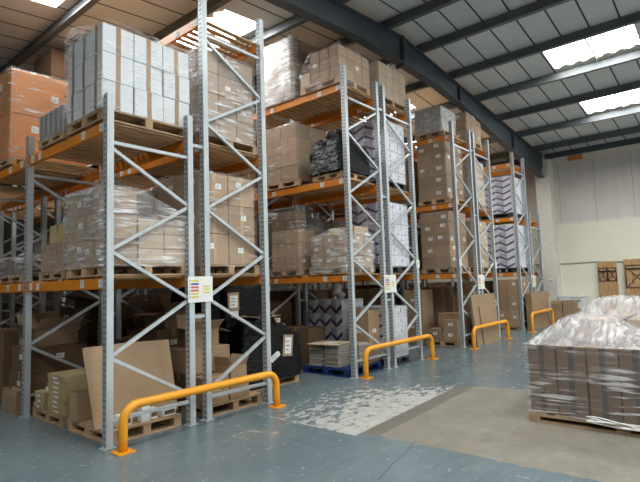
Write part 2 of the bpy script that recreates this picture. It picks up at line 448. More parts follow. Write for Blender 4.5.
for n, (a, b, c, d) in enumerate(cells):
    bm = bmesh.new(); ny = 60
    prev = None
    for k in range(ny + 1):
        y = c + (d - c) * k / ny; w = .02 * math.sin((y - c) * 2 * math.pi / .3)
        row = [bm.verts.new((x, y, roof_z(x) + .05 + w)) for x in (a, b)]
        if prev: bm.faces.new((prev[0], prev[1], row[1], row[0]))
        prev = row
    w = struct('window_%d' % (n + 1), mesh_of(bm, 'rooflight', ['rooflight'], True))
    w['label'] = 'bright corrugated rooflight sheet'  # label shared by the seen rooflights and the unseen added ones
    # eaves filler with a wavy edge and a glazing bar
    bm = bmesh.new(); prev = None
    e = b if a >= RX else a; sgn = -1 if a >= RX else 1
    for k in range(ny + 1):
        y = c + (d - c) * k / ny; q = .22 + .05 * math.sin((y - c) * 2 * math.pi / .3)
        row = [bm.verts.new((e, y, roof_z(e) + .005)), bm.verts.new((e + sgn * q, y, roof_z(e + sgn * q) + .005))]
        if prev: bm.faces.new((prev[0], prev[1], row[1], row[0]))
        prev = row
    ym = (c + d) / 2
    vs = box(bm, a, b, ym - .018, ym + .018, 0, .03)
    for v in vs: v.co.z += roof_z(v.co.x) - .035
    f = link('filler_strip', mesh_of(bm, 'filler_strip', ['column']), w)
n = 0
for x in purl_x:
    n += 1
    bm = bmesh.new(); z = rafter_top(x)
    box(bm, x - .008, x + .008, Y_LO, Y_HI, z, z + .20)
    box(bm, x - .05, x - .008, Y_LO, Y_HI, z, z + .012); box(bm, x + .008, x + .06, Y_LO, Y_HI, z, z + .012); box(bm, x + .008, x + .05, Y_LO, Y_HI, z + .188, z + .20)
    box(bm, x - .05, x - .042, Y_LO, Y_HI, z + .012, z + .03)
    struct('trim_%d' % n, mesh_of(bm, 'roof_purlin', ['purlin']))
def rafter(yc, num):
    """portal rafter: an I section that deepens towards the eaves, apex plate at the ridge"""
    bm = bmesh.new()
    def depth(x):
        if x > 9.3: return .50 + (x - 9.3) / (16.3 - 9.3) * .30
        if abs(x - RX) < 1.6: return .48 + .12 * (1 - abs(x - RX) / 1.6)
        return .48
    pts = [X_LO, -3, 1, 4.9, 5.6, RX, 7.4, 8.1, 9.3, 11, 13, 15, 16.3]
    for a, b in zip(pts[:-1], pts[1:]):
        ta, tb = rafter_top(a), rafter_top(b); da, db = depth(a), depth(b)
        for (y0, y1, fa, fb, ga, gb) in ((-.10, .10, ta, tb, ta - .02, tb - .02), (-.10, .10, ta - da + .02, tb - db + .02, ta - da, tb - db), (-.008, .008, ta - .02, tb - .02, ta - da + .02, tb - db + .02)):
            v = [bm.verts.new(p) for p in ((a, yc + y0, ga), (b, yc + y0, gb), (b, yc + y1, gb), (a, yc + y1, ga), (a, yc + y0, fa), (b, yc + y0, fb), (b, yc + y1, fb), (a, yc + y1, fa))]
            for f in ((0, 3, 2, 1), (4, 5, 6, 7), (0, 1, 5, 4), (1, 2, 6, 5), (2, 3, 7, 6), (3, 0, 4, 7)): bm.faces.new([v[i] for i in f])
    box(bm, RX - .03, RX + .03, yc - .11, yc + .11, RZ - .66, RZ + .02)
    for x in (9.3, 13.2): box(bm, x - .01, x + .01, yc - .09, yc + .09, rafter_top(x) - depth(x) + .02, rafter_top(x) - .02)
    struct('trim_%d' % num, mesh_of(bm, 'portal_rafter', ['steel_dark']))
rafter(.12, 30); rafter(7.6, 31); rafter(-7.4, 32)
for k, yc in enumerate((.12, 7.6, -7.4)):
    bm = bmesh.new(); box(bm, 16.28, WX, yc - .24, yc + .24, 0, 5.82); struct('trim_%d' % (40 + k), mesh_of(bm, 'column', ['column']))
bm = bmesh.new(); box(bm, 16.24, 16.34, .36, Y_HI, 5.80, 5.99); box(bm, 16.24, 16.34, Y_LO, -.02, 5.80, 5.99)
struct('trim_50', mesh_of(bm, 'eaves_beam', ['steel_dark']))
# boards closing the eaves above the wall
bm = bmesh.new()
for k in range(24):
    y = -.12 - k * .52
    box(bm, WX - .06, WX - .02, y - .50, y, 5.72, 6.08, 1 if k == 1 else 0)
struct('trim_51', mesh_of(bm, 'eaves_board', ['column', 'kraft_orange']))
# braces from the eaves beam
bm = bmesh.new(); tube(bm, [(15.65, .3, 5.98), (15.1, .15, 5.45)], .02, 6); tube(bm, [(15.65, -.1, 5.98), (16.3, .1, 5.5)], .02, 6)
struct('trim_52', mesh_of(bm, 'knee_brace', ['purlin']))
# wall cable and small notice
bm = bmesh.new(); tube(bm, [(WX - .02, .9, 2.02), (WX - .02, -.3, 2.01), (WX - .02, -1.3, 2.03), (WX - .02, -2.2, 1.99), (WX - .02, -3, 1.93), (WX - .02, -6, 1.93)], .012, 6)
struct('trim_53', mesh_of(bm, 'cable', ['cable']))
bm = bmesh.new(); box(bm, 16.26, 16.276, -.02, .16, 1.30, 1.52); box(bm, 16.255, 16.26, .0, .14, 1.42, 1.44, 1); box(bm, 16.255, 16.26, .0, .14, 1.36, 1.38, 1)
tag(link('wall_notice', mesh_of(bm, 'wall_notice', ['label', 'ink'])), 'small pale notice fixed low on the cream column', 'notice')

# ------------------------------------------------------------------ racking
BAY = 2.165; Z1, Z2, Z3 = 1.729, 3.417, 5.095; D = 1.008; G = .2356
UW = .075; UD = .085
def upright_mesh(h):
    key = ('u', h)
    if key in _cache: return _cache[key]
    bm = bmesh.new(); t = .006
    # C section: perforated web towards the aisle, two side flanges
    box(bm, -UW / 2, -UW / 2 + t, -UD / 2, UD / 2, 0, h, 1)
    box(bm, -UW / 2 + t, UW / 2, -UD / 2, -UD / 2 + t, 0, h); box(bm, -UW / 2 + t, UW / 2, UD / 2 - t, UD / 2, 0, h)
    box(bm, UW / 2 - t, UW / 2, -UD / 2 + t, -UD / 2 + .025, 0, h); box(bm, UW / 2 - t, UW / 2, UD / 2 - .025, UD / 2 - t, 0, h)
    me = mesh_of(bm, 'upright', ['steel', 'perf']); _cache[key] = me; return me
def brace_mesh(x0, z0, x1, z1):
    bm = bmesh.new(); L = math.hypot(x1 - x0, z1 - z0); w = .036
    mt = Matrix.Translation((x0, 0, z0)) @ Matrix.Rotation(-math.atan2(z1 - z0, x1 - x0), 4, 'Y')
    box(bm, 0, L, -.020, -.015, -w / 2, w / 2, 0, mt)
    box(bm, 0, L, -.0149, .015, w / 2 - .004, w / 2, 0, mt); box(bm, 0, L, -.0149, .015, -w / 2, -w / 2 + .004, 0, mt)
    return mesh_of(bm, 'brace', ['steel'])
def foot_mesh():
    if 'foot' in _cache: return _cache['foot']
    bm = bmesh.new(); box(bm, -.065, .065, -.06, .06, 0, .008)
    for x in (-.05, .05):
        bmesh.ops.create_cone(bm, cap_ends=True, segments=8, radius1=.009, radius2=.009, depth=.02, matrix=Matrix.Translation((x, 0, .018)))
    me = mesh_of(bm, 'foot_plate', ['steel']); _cache['foot'] = me; return me
def beam_mesh(L):
    key = ('b', round(L, 3))
    if key in _cache: return _cache[key]
    bm = bmesh.new()
    box(bm, -.022, .022, 0, L, -.118, 0); bevel(bm, .004)
    for y in (-.002, L - .010): box(bm, -.030, -.0225, y, y + .012, -.16, .03)
    for y in (.012, L - .022): box(bm, -.034, -.0228, y, y + .010, .0, .022, 1)
    me = mesh_of(bm, 'beam', ['orange', 'red']); _cache[key] = me; return me
def deck_mesh(w, L):
    key = ('d', round(w, 3), round(L, 3))
    if key in _cache: return _cache[key]
    bm = bmesh.new(); rng = random.Random(3); y = .03
    while y < L - .10:
        sw = .075 + rng.uniform(-.006, .01); e = rng.uniform(-.012, .012)
        box(bm, -.005 + e, w + e * .5, y, y + sw, .001, .019); y += sw + .052 + rng.uniform(-.008, .012)
    for x in (.06, w - .11): box(bm, x, x + .04, .04, L - .05, -.014, .0005)
    me = mesh_of(bm, 'deck', ['slat']); _cache[key] = me; return me
def rack(label, X, top, levels, nb, mirror, ydir_labels=True, plates=()):
    t = thing('pallet_rack', label, 'rack', (X, 0, 0), 0, 'steel pallet racking rows')
    for f in range(nb + 1):
        y = f * BAY
        fr = link('upright_frame', upright_mesh(top), t, (0, y, .008)); fr.rotation_euler = (0, 0, 0)
        u2 = link('upright', upright_mesh(top), t, (D, y, .008), (0, 0, math.pi if False else 0))
        for par, x in ((t, 0), (t, D)): link('foot_plate', foot_mesh(), par, (x, y, 0))
        fr.name = 'upright'
        # zig-zag bracing, first node at the top
        zt = 4.80 if top > 5 else 3.13
        side = 1 if mirror else 0
        xa, xb = UW / 2 - .01, D - UW / 2 + .01
        zz = zt; x = xb if side else xa
        nodes = [(x, zz)]
        k = 0
        while zz - .556 > .25:
            zz -= .556; side = 1 - side; nodes.append((xb if side else xa, zz))
        for (a, b), (c, d) in zip(nodes[:-1], nodes[1:]): link('brace', brace_mesh(a, b - .012, c, d + .012), t, (0, y, 0))
        link('brace', brace_mesh(xa, zt + .05, xb, zt + .05), t, (0, y, 0)); link('brace', brace_mesh(xa, .27, xb, .27), t, (0, y, 0))
    for z in levels:
        for b in range(nb):
            L = BAY - UD - .004; y = b * BAY + UD / 2 + .002
            bf = link('beam', beam_mesh(L), t, (-.0, y, z)); link('beam', beam_mesh(L), t, (D, y, z), )
            for yy in (.07, .5, L - .35, L - .12)[:4]:
                if ydir_labels and b < 3: link('location_label', label_mesh(.09, .085, 'x'), bf, (-.0235, yy + (.1 * (b % 2) if 0 < yy < 1 else 0), -.055))
            link('timber_deck', deck_mesh(D, L), t, (0, y, z))
    for (x, z) in plates:
        pm = link('number_plate', label_mesh(.13, .16, 'y'), t, (x, -UD / 2 - .004, z))
    return t
RX1, RX2, RX3, RX4 = 0., 4.256, 8.553, 12.778
ORD = ['nearest', 'second', 'third', 'farthest']
for (X, zb, tops, nb, nm) in ((RX1, (2, 3), (3.70, 5.43), 4, 'first'), (RX2, (3, 3), (5.40, 5.40), 4, 'second'), (RX3, (3, 3), (5.40, 5.40), 3, 'third'), (RX4, (3, 2), (5.40, 3.68), 2, 'last')):
    lv = [Z1, Z2, Z3]
    a_lab = {'first': 'short two-level galvanised pallet rack with orange beams nearest the camera', 'second': 'tall galvanised rack with orange beams, facing the black-wrapped load in the aisle',
             'third': 'tall galvanised rack holding the tall label-dotted cartons', 'last': 'tall galvanised rack holding the purple chevron cartons'}[nm]
    b_lab = {'first': 'tall galvanised rack behind the shortest rack, with empty top deck', 'second': 'tall galvanised rack back to back with the second run, ending in white cartons',
             'third': 'tall galvanised rack behind the leaning cardboard sheets', 'last': 'short galvanised rack beside the cream column'}[nm]
    rack(a_lab, X, tops[0], lv[:zb[0]], nb, X > 1, True, ((0.0, 1.98),) if nm == 'third' else ())
    t = rack(b_lab, X + D + G, tops[1], lv[:zb[1]], nb, False, nm != 'x', ((D, 1.93),) if nm != 'first' else ())
    # row spacers between the two back-to-back runs
    bm = bmesh.new(); box(bm, -G + UW / 2, -UW / 2, -.02, .02, -.02, .02); sm = mesh_of(bm, 'row_spacer', ['steel'])
    for f in range(nb + 1):
        for z in (1.25, 3.35) if tops[1] > 5 and tops[0] < 5 else (1.25, 3.2, 4.9) if tops[1] > 5 else (1.25, 3.0):
            link('row_spacer', sm, t, (0, f * BAY, z))
def load_sign(xc, zc, w, h, label):
    t = thing('load_sign', label, 'sign', (xc, -UD / 2 - .008, zc - h / 2), 0, 'safe-load notice signs on the rack ends')
    bm = bmesh.new(); box(bm, -w / 2, w / 2, -.004, 0, 0, h); bevel(bm, .0012); link('sign_panel', mesh_of(bm, 'panel', ['label']), t)
    def strip(x0, x1, z0, z1, m):
        bm = bmesh.new(); box(bm, x0 * w, x1 * w, -.0055, -.0042, z0 * h, z1 * h)
        for k in range(5):
            a = x0 + (x1 - x0) * (.12 + .16 * k); box(bm, a * w, (a + (x1 - x0) * .1) * w, -.0062, -.0056, (z0 * .62 + z1 * .38) * h, (z0 * .38 + z1 * .62) * h, 1)
        link('notice_strip', mesh_of(bm, 'strip', [m, 'ink']), t)
    for k, m in enumerate(('sg_y', 'sg_r', 'sg_r', 'sg_r', 'sg_b', 'sg_y')):
        mm = ['sg_y', 'sg_y', 'sg_r', 'sg_r', 'sg_b', 'sg_y'][k]
        z = .17 + k * .125; strip(-.38, -.08, z, z + .075, mm)
        bm = bmesh.new(); box(bm, -.45 * w, -.41 * w, -.0055, -.0042, (z + .01) * h, (z + .065) * h); link('notice_symbol', mesh_of(bm, 'sym', ['ink']), t)
    for k in range(3): strip(.10, .38, .34 + k * .115, .34 + k * .115 + .07, 'sg_y')
load_sign(1.125, 1.575, .36, .31, 'largest white load notice with coloured strips, on the nearest rack end')
load_sign(RX2 + D + G / 2 + .03, 1.55, .42, .33, 'white load notice with coloured strips above the middle orange barrier')
load_sign(RX3 + D + G / 2 + .03, 1.50, .42, .36, 'white load notice above the leaning cardboard sheets')
load_sign(RX4 + D + G / 2 + .03, 1.45, .42, .36, 'farthest white load notice, beside the cream column')

# ------------------------------------------------------------------ pallet loads on the racks
d1, d2, d3 = Z1 + .022, Z2 + .022, Z3 + .022
P = .13
# first run, near row
load('carton_load', 'white cartons with brown tape stacked on a pallet at the top of the nearest rack', 'cartons',
     [dict(b=(-.05, 1.07, .05, .92, d2 + P, 4.53), n=(3, 3, 3), mat='white_carton', tape='tape', axis='B', gap=.008, jit=.012)], (-.05, 1.07, .05, .92, d2),
     ('wrap', (-.05, 1.07, .05, .92, 3.58, 4.53)), topf=lambda x, y: 4.56 + .05 * math.sin(x * 9) * math.sin(y * 7) + (.10 if y > .55 and x < .6 else 0) + .05 * noise.noise(Vector((x * 8, y * 8, 4))), wamp=.035)
load('carton_load', 'low grey banded cartons in film, between the white cartons and the orange box', 'cartons',
     [dict(b=(-.05, .75, 1.02, 1.74, d2 + .10, 3.86), n=(3, 5, 1), mat='grey_carton', tape='ink', axis='X')], (-.05, .80, 1.0, 1.76, d2), 'wrap_light', ph=.10)
load('carton_load', 'tall orange-brown carton load in shiny film at the upper left', 'cartons',
     [dict(b=(-.06, 1.04, 2.76, 3.62, d2 + .10, 4.86), n=(1, 1, 2), mat='kraft_orange', tape='', lab=1., labs=(.10, .10))], (-.06, 1.04, 2.76, 3.62, d2), 'wrap', ph=.10)
load('carton_load', 'grey film-wrapped load at the far upper left edge', 'cartons',
     [dict(b=(-.02, 1.0, 3.72, 4.24, d2 + .10, 4.7), n=(2, 1, 3), mat='kraft_dark', tape='tape')], (-.02, 1.0, 3.70, 4.26, d2), 'wrap', ph=.10)
load('carton_load', 'dark kraft carton with a white label behind the orange-brown load', 'cartons',
     [dict(b=(1.26, 2.2, 4.75, 5.6, d3 + .13, 6.3), n=(1, 1, 2), mat='kraft_dark', tape='tape', lab=.9, labs=(.16, .12))], (1.26, 2.2, 4.75, 5.6, d3))
load('carton_load', 'kraft cartons under slanting film on the middle level of the nearest rack', 'cartons',
     [dict(b=(-.04, .36, .05, .92, d1 + P, 2.70), n=(1, 4, 3), mat='kraft', tape='tape_clear', lab=.5),
      dict(b=(.37, 1.03, .05, .92, d1 + P, 2.40), n=(2, 3, 3), mat='kraft_light', tape='tape_clear', lab=.1)], (-.04, 1.03, .05, .92, d1),
     ('wrap_heavy', (-.04, 1.03, .05, .92, d1 + .10, 2.7)), topf=lambda x, y: 2.73 if x < .36 else 2.73 - (x - .36) * .42, wamp=.02)
load('carton_load', 'small carton stack with one upright box on top, left of the slanting-film load', 'cartons',
     [dict(b=(-.02, .6, 1.03, 1.70, d1 + .10, 2.19), n=(2, 3, 1), mat='kraft', tape='tape', lab=.4),
      dict(b=(.0, .4, 1.03, 1.50, 2.19, 2.42), n=(1, 1, 1), mat='kraft_olive', tape='tape')], (-.02, .9, 1.0, 1.76, d1), ph=.10,
     wrap=('wrap', (-.02, .6, 1.05, 1.66, d1 + .1, 2.19)))
load('carton_load', 'crumpled grey film-wrapped goods at the left edge, middle level', 'cartons',
     [dict(b=(-.02, .95, 2.35, 3.2, d1 + .10, 2.06), n=(2, 2, 1), mat='kraft_dark', tape='tape')], (-.02, .98, 2.3, 3.25, d1), 'wrap_heavy', ph=.10, wamp=.07)
# first run, far row
XB = RX1 + D + G
load('carton_load', 'tall tan cartons under streaky film at the top of the second upright frame', 'cartons',
     [dict(b=(XB - .02, 2.14, .05, .98, d2 + P, 4.70), n=(3, 3, 4), mat='kraft', tape='tape_clear', lab=.1)], (XB - .02, 2.22, .05, .98, d2), 'wrap_heavy', wamp=.03)
load('carton_load', 'pair of film-wrapped carton stacks behind the tall tan load', 'cartons',
     [dict(b=(XB - .02, 2.2, 1.12, 2.06, d2 + P, 4.5), n=(2, 2, 3), mat='kraft', tape='tape')], (XB - .02, 2.2, 1.12, 2.06, d2), 'wrap')
load('carton_load', 'large kraft cartons three high, one white label each, right of the nearest load notice', 'cartons',
     [dict(b=(1.2, 2.13, .05, 1.0, d1 + P, 3.07), n=(2, 2, 3), mat='kraft', tape='tape_clear', axis='Y', lab=1., labs=(.09, .07))], (1.2, 2.2, .05, 1.0, d1), 'wrap')
load('carton_load', 'grey-brown film-wrapped cartons deep behind the slanting-film load', 'cartons',
     [dict(b=(XB - .02, 2.1, 1.14, 2.05, d1 + P, 3.0), n=(2, 2, 3), mat='kraft', tape='tape')], (XB - .02, 2.1, 1.12, 2.06, d1), 'wrap_heavy')
load('carton_load', 'pale plastic-wrapped goods far back at the left, middle level', 'cartons',
     [dict(b=(XB, 2.0, 2.35, 3.3, d1 + P, 2.45), n=(2, 2, 1), mat='white_carton', tape='tape')], (XB, 2.1, 2.3, 3.3, d1), 'wrap_heavy', wamp=.06)
load('carton_load', 'wrapped grey cartons in the far left bay above head height', 'cartons',
     [dict(b=(XB, 2.1, 4.5, 5.4, d1 + P, 2.7), n=(2, 2, 2), mat='grey_carton', tape='tape')], (XB, 2.1, 4.5, 5.4, d1), 'wrap')
# second run, near row
XA = RX2
load('carton_load', 'kraft cartons in film on the top level beside the tallest bright load', 'cartons',
     [dict(b=(XA - .05, 5.16, .05, .72, d3 + P, 5.83), n=(4, 3, 3), mat='kraft', tape='tape_clear', lab=.2),
      dict(b=(XA - .05, 4.9, .73, .98, d3 + P, 5.50), n=(3, 1, 1), mat='kraft_light', tape='tape_clear')], (XA - .05, 5.16, .05, .98, d3), ('wrap', (XA - .05, 5.16, .05, .98, d3 + .02, 5.83)), topf=lambda x, y: 5.86 if y < .72 else 5.86 - (y - .72) * 1.25)
load('carton_load', 'tallest load, cartons bright with film, near the roof behind the middle barrier', 'cartons',
     [dict(b=(XA - .04, 5.0, 1.14, 2.04, d3 + P, 6.36), n=(3, 3, 5), mat='kraft', tape='tape_clear')], (XA - .04, 5.0, 1.14, 2.05, d3), ('wrap_bright', (XA - .04, XA + .1, 1.16, 2.04, d3 + .02, 6.36)), wamp=.03)
load('carton_load', 'four layers of shiny taped kraft cartons beside the black-wrapped goods', 'cartons',
     [dict(b=(XA - .05, 5.1, 1.13, 1.95, d2 + P, 4.66), n=(2, 2, 4), mat='kraft', tape='tape', lab=0)], (XA - .05, 5.1, 1.10, 2.02, d2), 'wrap')
def black_bag(name, label, x0, x1, y0, y1, z0, z1, topf, pal=True, amp=.07, group='black film-wrapped loads', ph=.11):
    o = ((x0 + x1) / 2, (y0 + y1) / 2, z0)
    t = thing(name, label, 'wrapped goods', o, 0, group)
    h = 0
    if pal: link('pallet', pallet_mesh(x1 - x0 - .02, y1 - y0 - .02, ph), t, (0, 0, 0)); h = ph
    me = sheath(x0, x1, y0, y1, z0 + h + .012, z1, 'black_wrap', amp, True, .05, topf, 5 + x0, off=0.)
    link('black_film', me, t, (-o[0], -o[1], -o[2]))
    return t
def crumple(b, a, sx=5, sy=5):
    return lambda x, y: b + a * noise.noise(Vector((x * sx, y * sy, 1.7)))
black_bag('black_wrapped_load', 'glossy black film-wrapped goods on the rack level above the brown wrapped pile', XA - .03, 5.05, .08, .78, d2, 4.1,
          lambda x, y: 4.25 - .25 * (x - XA) - .35 * abs(y - .2) + .12 * noise.noise(Vector((x * 6, y * 6, 0))))
load('carton_load', 'loosely film-wrapped kraft stack with ragged top, second rack', 'cartons',
     [dict(b=(XA - .05, 4.7, 1.13, 1.85, d1 + P, 2.62), n=(2, 2, 3), mat='kraft', tape='tape', lab=.2),
      dict(b=(XA - .03, 4.5, 1.2, 1.85, 2.62, 2.98), n=(1, 2, 2), mat='kraft_dark', tape='tape')], (XA - .05, 4.9, 1.10, 1.98, d1),
     ('wrap', (XA - .05, 4.9, 1.10, 1.9, d1 + .03, 3.0)), topf=lambda x, y: 3.05 - max(0, x - 4.55) * .9, wamp=.03)
load('carton_load', 'brown cartons in baggy film with a flat box on top, second rack', 'cartons',
     [dict(b=(XA - .05, 5.05, .06, .80, d1 + P, 2.44), n=(3, 3, 3), mat='kraft', tape='tape_clear', lab=.6, labs=(.08, .05)),
      dict(b=(4.55, 5.0, .1, .7, 2.45, 2.60), n=(1, 1, 1), mat='kraft_light', tape='tape')], (XA - .05, 5.05, .06, .90, d1),
     ('wrap_heavy', (XA - .05, 5.05, .06, .80, d1 + .03, 2.44)), wamp=.04, topf=lambda x, y: 2.47 + .05 * math.sin(x * 7 + y * 9))
# second run, far row
XB = RX2 + D + G
load('carton_load', 'large film-wrapped kraft load at roof level right of the smaller cartons', 'cartons',
     [dict(b=(XB, 6.52, .05, .95, d3 + P, 5.95), n=(4, 4, 3), mat='kraft_light', tape='tape_clear')], (XB, 6.52, .05, .95, d3), 'wrap')
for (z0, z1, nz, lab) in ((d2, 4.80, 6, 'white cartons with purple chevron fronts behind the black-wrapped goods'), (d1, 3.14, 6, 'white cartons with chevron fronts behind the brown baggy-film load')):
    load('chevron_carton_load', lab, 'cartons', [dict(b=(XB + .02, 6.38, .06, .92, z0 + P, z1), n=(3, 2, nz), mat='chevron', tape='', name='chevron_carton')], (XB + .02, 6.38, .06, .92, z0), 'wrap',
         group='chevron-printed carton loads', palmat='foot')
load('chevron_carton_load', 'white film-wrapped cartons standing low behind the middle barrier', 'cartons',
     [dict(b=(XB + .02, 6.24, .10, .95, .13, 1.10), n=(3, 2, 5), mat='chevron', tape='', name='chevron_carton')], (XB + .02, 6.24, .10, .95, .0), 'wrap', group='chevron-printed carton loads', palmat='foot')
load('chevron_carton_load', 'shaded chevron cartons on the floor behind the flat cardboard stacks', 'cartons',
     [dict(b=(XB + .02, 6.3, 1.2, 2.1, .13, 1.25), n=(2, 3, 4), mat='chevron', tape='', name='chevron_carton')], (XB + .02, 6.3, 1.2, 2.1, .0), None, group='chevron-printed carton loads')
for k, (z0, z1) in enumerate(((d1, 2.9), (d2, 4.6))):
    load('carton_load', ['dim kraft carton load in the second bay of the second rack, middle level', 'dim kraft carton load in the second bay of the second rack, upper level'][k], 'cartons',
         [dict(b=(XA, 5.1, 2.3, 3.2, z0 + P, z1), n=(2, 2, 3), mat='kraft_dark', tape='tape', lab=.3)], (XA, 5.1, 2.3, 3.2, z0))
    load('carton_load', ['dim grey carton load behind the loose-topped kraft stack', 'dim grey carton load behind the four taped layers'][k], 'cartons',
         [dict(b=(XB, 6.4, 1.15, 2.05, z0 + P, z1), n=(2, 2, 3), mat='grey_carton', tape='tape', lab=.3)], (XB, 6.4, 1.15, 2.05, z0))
# third run
XA = RX3; XB = RX3 + D + G
load('carton_load', 'grey film-wrapped crate-like load on the top level of the third rack', 'cartons',
     [dict(b=(XA - .05, 9.3, .22, .95, d3 + P, 5.86), n=(3, 3, 2), mat='grey_carton', tape='tape_clear', lab=.3)], (XA - .05, 9.35, .18, .97, d3), 'wrap_heavy')
load('carton_load', 'kraft cartons on the top level right of the grey crate-like load', 'cartons',
     [dict(b=(XB - .05, 10.7, .1, .95, d3 + P, 6.0), n=(3, 2, 3), mat='kraft', tape='tape_clear', lab=.3)], (XB - .05, 10.7, .1, .95, d3), 'wrap')
for (z0, z1, lab) in ((d2, 4.98, 'tall kraft cartons dotted with white labels, upper level of the third rack'), (d1, 3.25, 'tall kraft cartons dotted with white labels, middle level of the third rack')):
    load('carton_load', lab, 'cartons', [dict(b=(XA - .05, 9.5, .17, .93, z0 + P, z1), n=(3, 2, 5), mat='kraft', tape='', lab=.6, labs=(.12, .08), gap=.003)], (XA - .05, 9.5, .12, .95, z0), 'wrap_light', group='label-dotted carton loads')
    load('carton_load', lab.replace('tall', 'plain').replace('dotted with white labels', 'deeper in') .replace('third rack', 'third rack, left bay end'), 'cartons',
         [dict(b=(XA, 9.4, 1.15, 2.0, z0 + P, z1 - .3), n=(2, 2, 3), mat='kraft_dark', tape='tape', lab=.4)], (XA, 9.4, 1.1, 2.05, z0))
load('carton_load', 'pale film-wrapped cartons on the upper level of the rack behind the leaning sheets', 'cartons',
     [dict(b=(XB, 10.65, .08, .95, d2 + P, 4.7), n=(3, 2, 5), mat='kraft_light', tape='tape_clear', lab=.5)], (XB, 10.65, .08, .95, d2), 'wrap_heavy')
load('carton_load', 'pale labelled cartons on the middle level above the leaning sheets', 'cartons',
     [dict(b=(XB, 10.65, .08, .95, d1 + P, 3.1), n=(3, 2, 4), mat='kraft_light', tape='tape_clear', lab=.5)], (XB, 10.65, .08, .95, d1), 'wrap')
# last run
XA = RX4; XB = RX4 + D + G
for (z0, z1, lab) in ((d2, 4.72, 'white cartons with bold purple chevrons, upper level of the farthest tall rack'), (d1, 3.22, 'white cartons with bold purple chevrons, middle level of the farthest tall rack')):
    load('chevron_carton_load', lab, 'cartons', [dict(b=(XA - .04, 14.0, .08, 1.02, z0 + P, z1), n=(3, 2, 6), mat='chevron', tape='', name='chevron_carton'),
                                                dict(b=(XA + .2, 14.0, 1.04, 1.3, z0 + P, z1), n=(2, 1, 6), mat='chevron', tape='', name='chevron_carton')], (XA - .04, 14.0, .08, 1.28, z0), 'wrap_light',
         group='chevron-printed carton loads', palmat='foot')
load('carton_load', 'kraft cartons stacked on the floor beneath the purple chevron cartons', 'cartons',
     [dict(b=(XA - .02, 13.7, .06, .72, .10, 1.52), n=(2, 2, 3), mat='kraft', tape='tape_clear', lab=.7, labs=(.10, .07))], (XA - .02, 13.75, .05, 1.0, 0), None, ph=.10)

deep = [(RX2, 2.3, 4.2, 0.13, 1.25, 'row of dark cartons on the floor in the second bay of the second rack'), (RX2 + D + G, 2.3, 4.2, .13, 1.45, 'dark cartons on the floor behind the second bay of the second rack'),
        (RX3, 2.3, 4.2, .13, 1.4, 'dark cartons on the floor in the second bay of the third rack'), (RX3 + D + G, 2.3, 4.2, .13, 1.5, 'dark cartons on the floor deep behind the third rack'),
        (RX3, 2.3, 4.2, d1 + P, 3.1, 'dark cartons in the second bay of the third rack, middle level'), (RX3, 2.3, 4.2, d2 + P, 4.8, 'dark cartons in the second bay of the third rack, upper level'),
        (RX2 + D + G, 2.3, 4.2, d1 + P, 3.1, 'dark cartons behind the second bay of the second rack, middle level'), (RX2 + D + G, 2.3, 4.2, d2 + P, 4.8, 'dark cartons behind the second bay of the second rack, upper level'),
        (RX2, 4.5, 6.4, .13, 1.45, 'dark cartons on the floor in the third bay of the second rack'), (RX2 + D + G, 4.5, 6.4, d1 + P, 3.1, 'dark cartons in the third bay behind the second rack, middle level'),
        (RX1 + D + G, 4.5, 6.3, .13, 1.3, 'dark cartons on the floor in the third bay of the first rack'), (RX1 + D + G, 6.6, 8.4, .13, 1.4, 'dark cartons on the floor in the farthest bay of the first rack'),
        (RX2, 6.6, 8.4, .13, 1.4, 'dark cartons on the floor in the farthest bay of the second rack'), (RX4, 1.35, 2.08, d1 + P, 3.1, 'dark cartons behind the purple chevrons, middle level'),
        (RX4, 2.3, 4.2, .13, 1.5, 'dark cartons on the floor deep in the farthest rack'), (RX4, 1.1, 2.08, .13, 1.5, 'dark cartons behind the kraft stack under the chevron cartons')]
for X, ya, yb, za, zb_, lab in deep:  # loads added to close the deep bays; their dark colour stands for shade
    load('carton_load', lab, 'cartons', [dict(b=(X + .03, X + .97, ya, yb, za, zb_), n=(2, 4, 3), mat='kraft_dark', tape='tape', lab=.25, jit=.02)], (X + .03, X + .97, ya, yb, za - P), None)
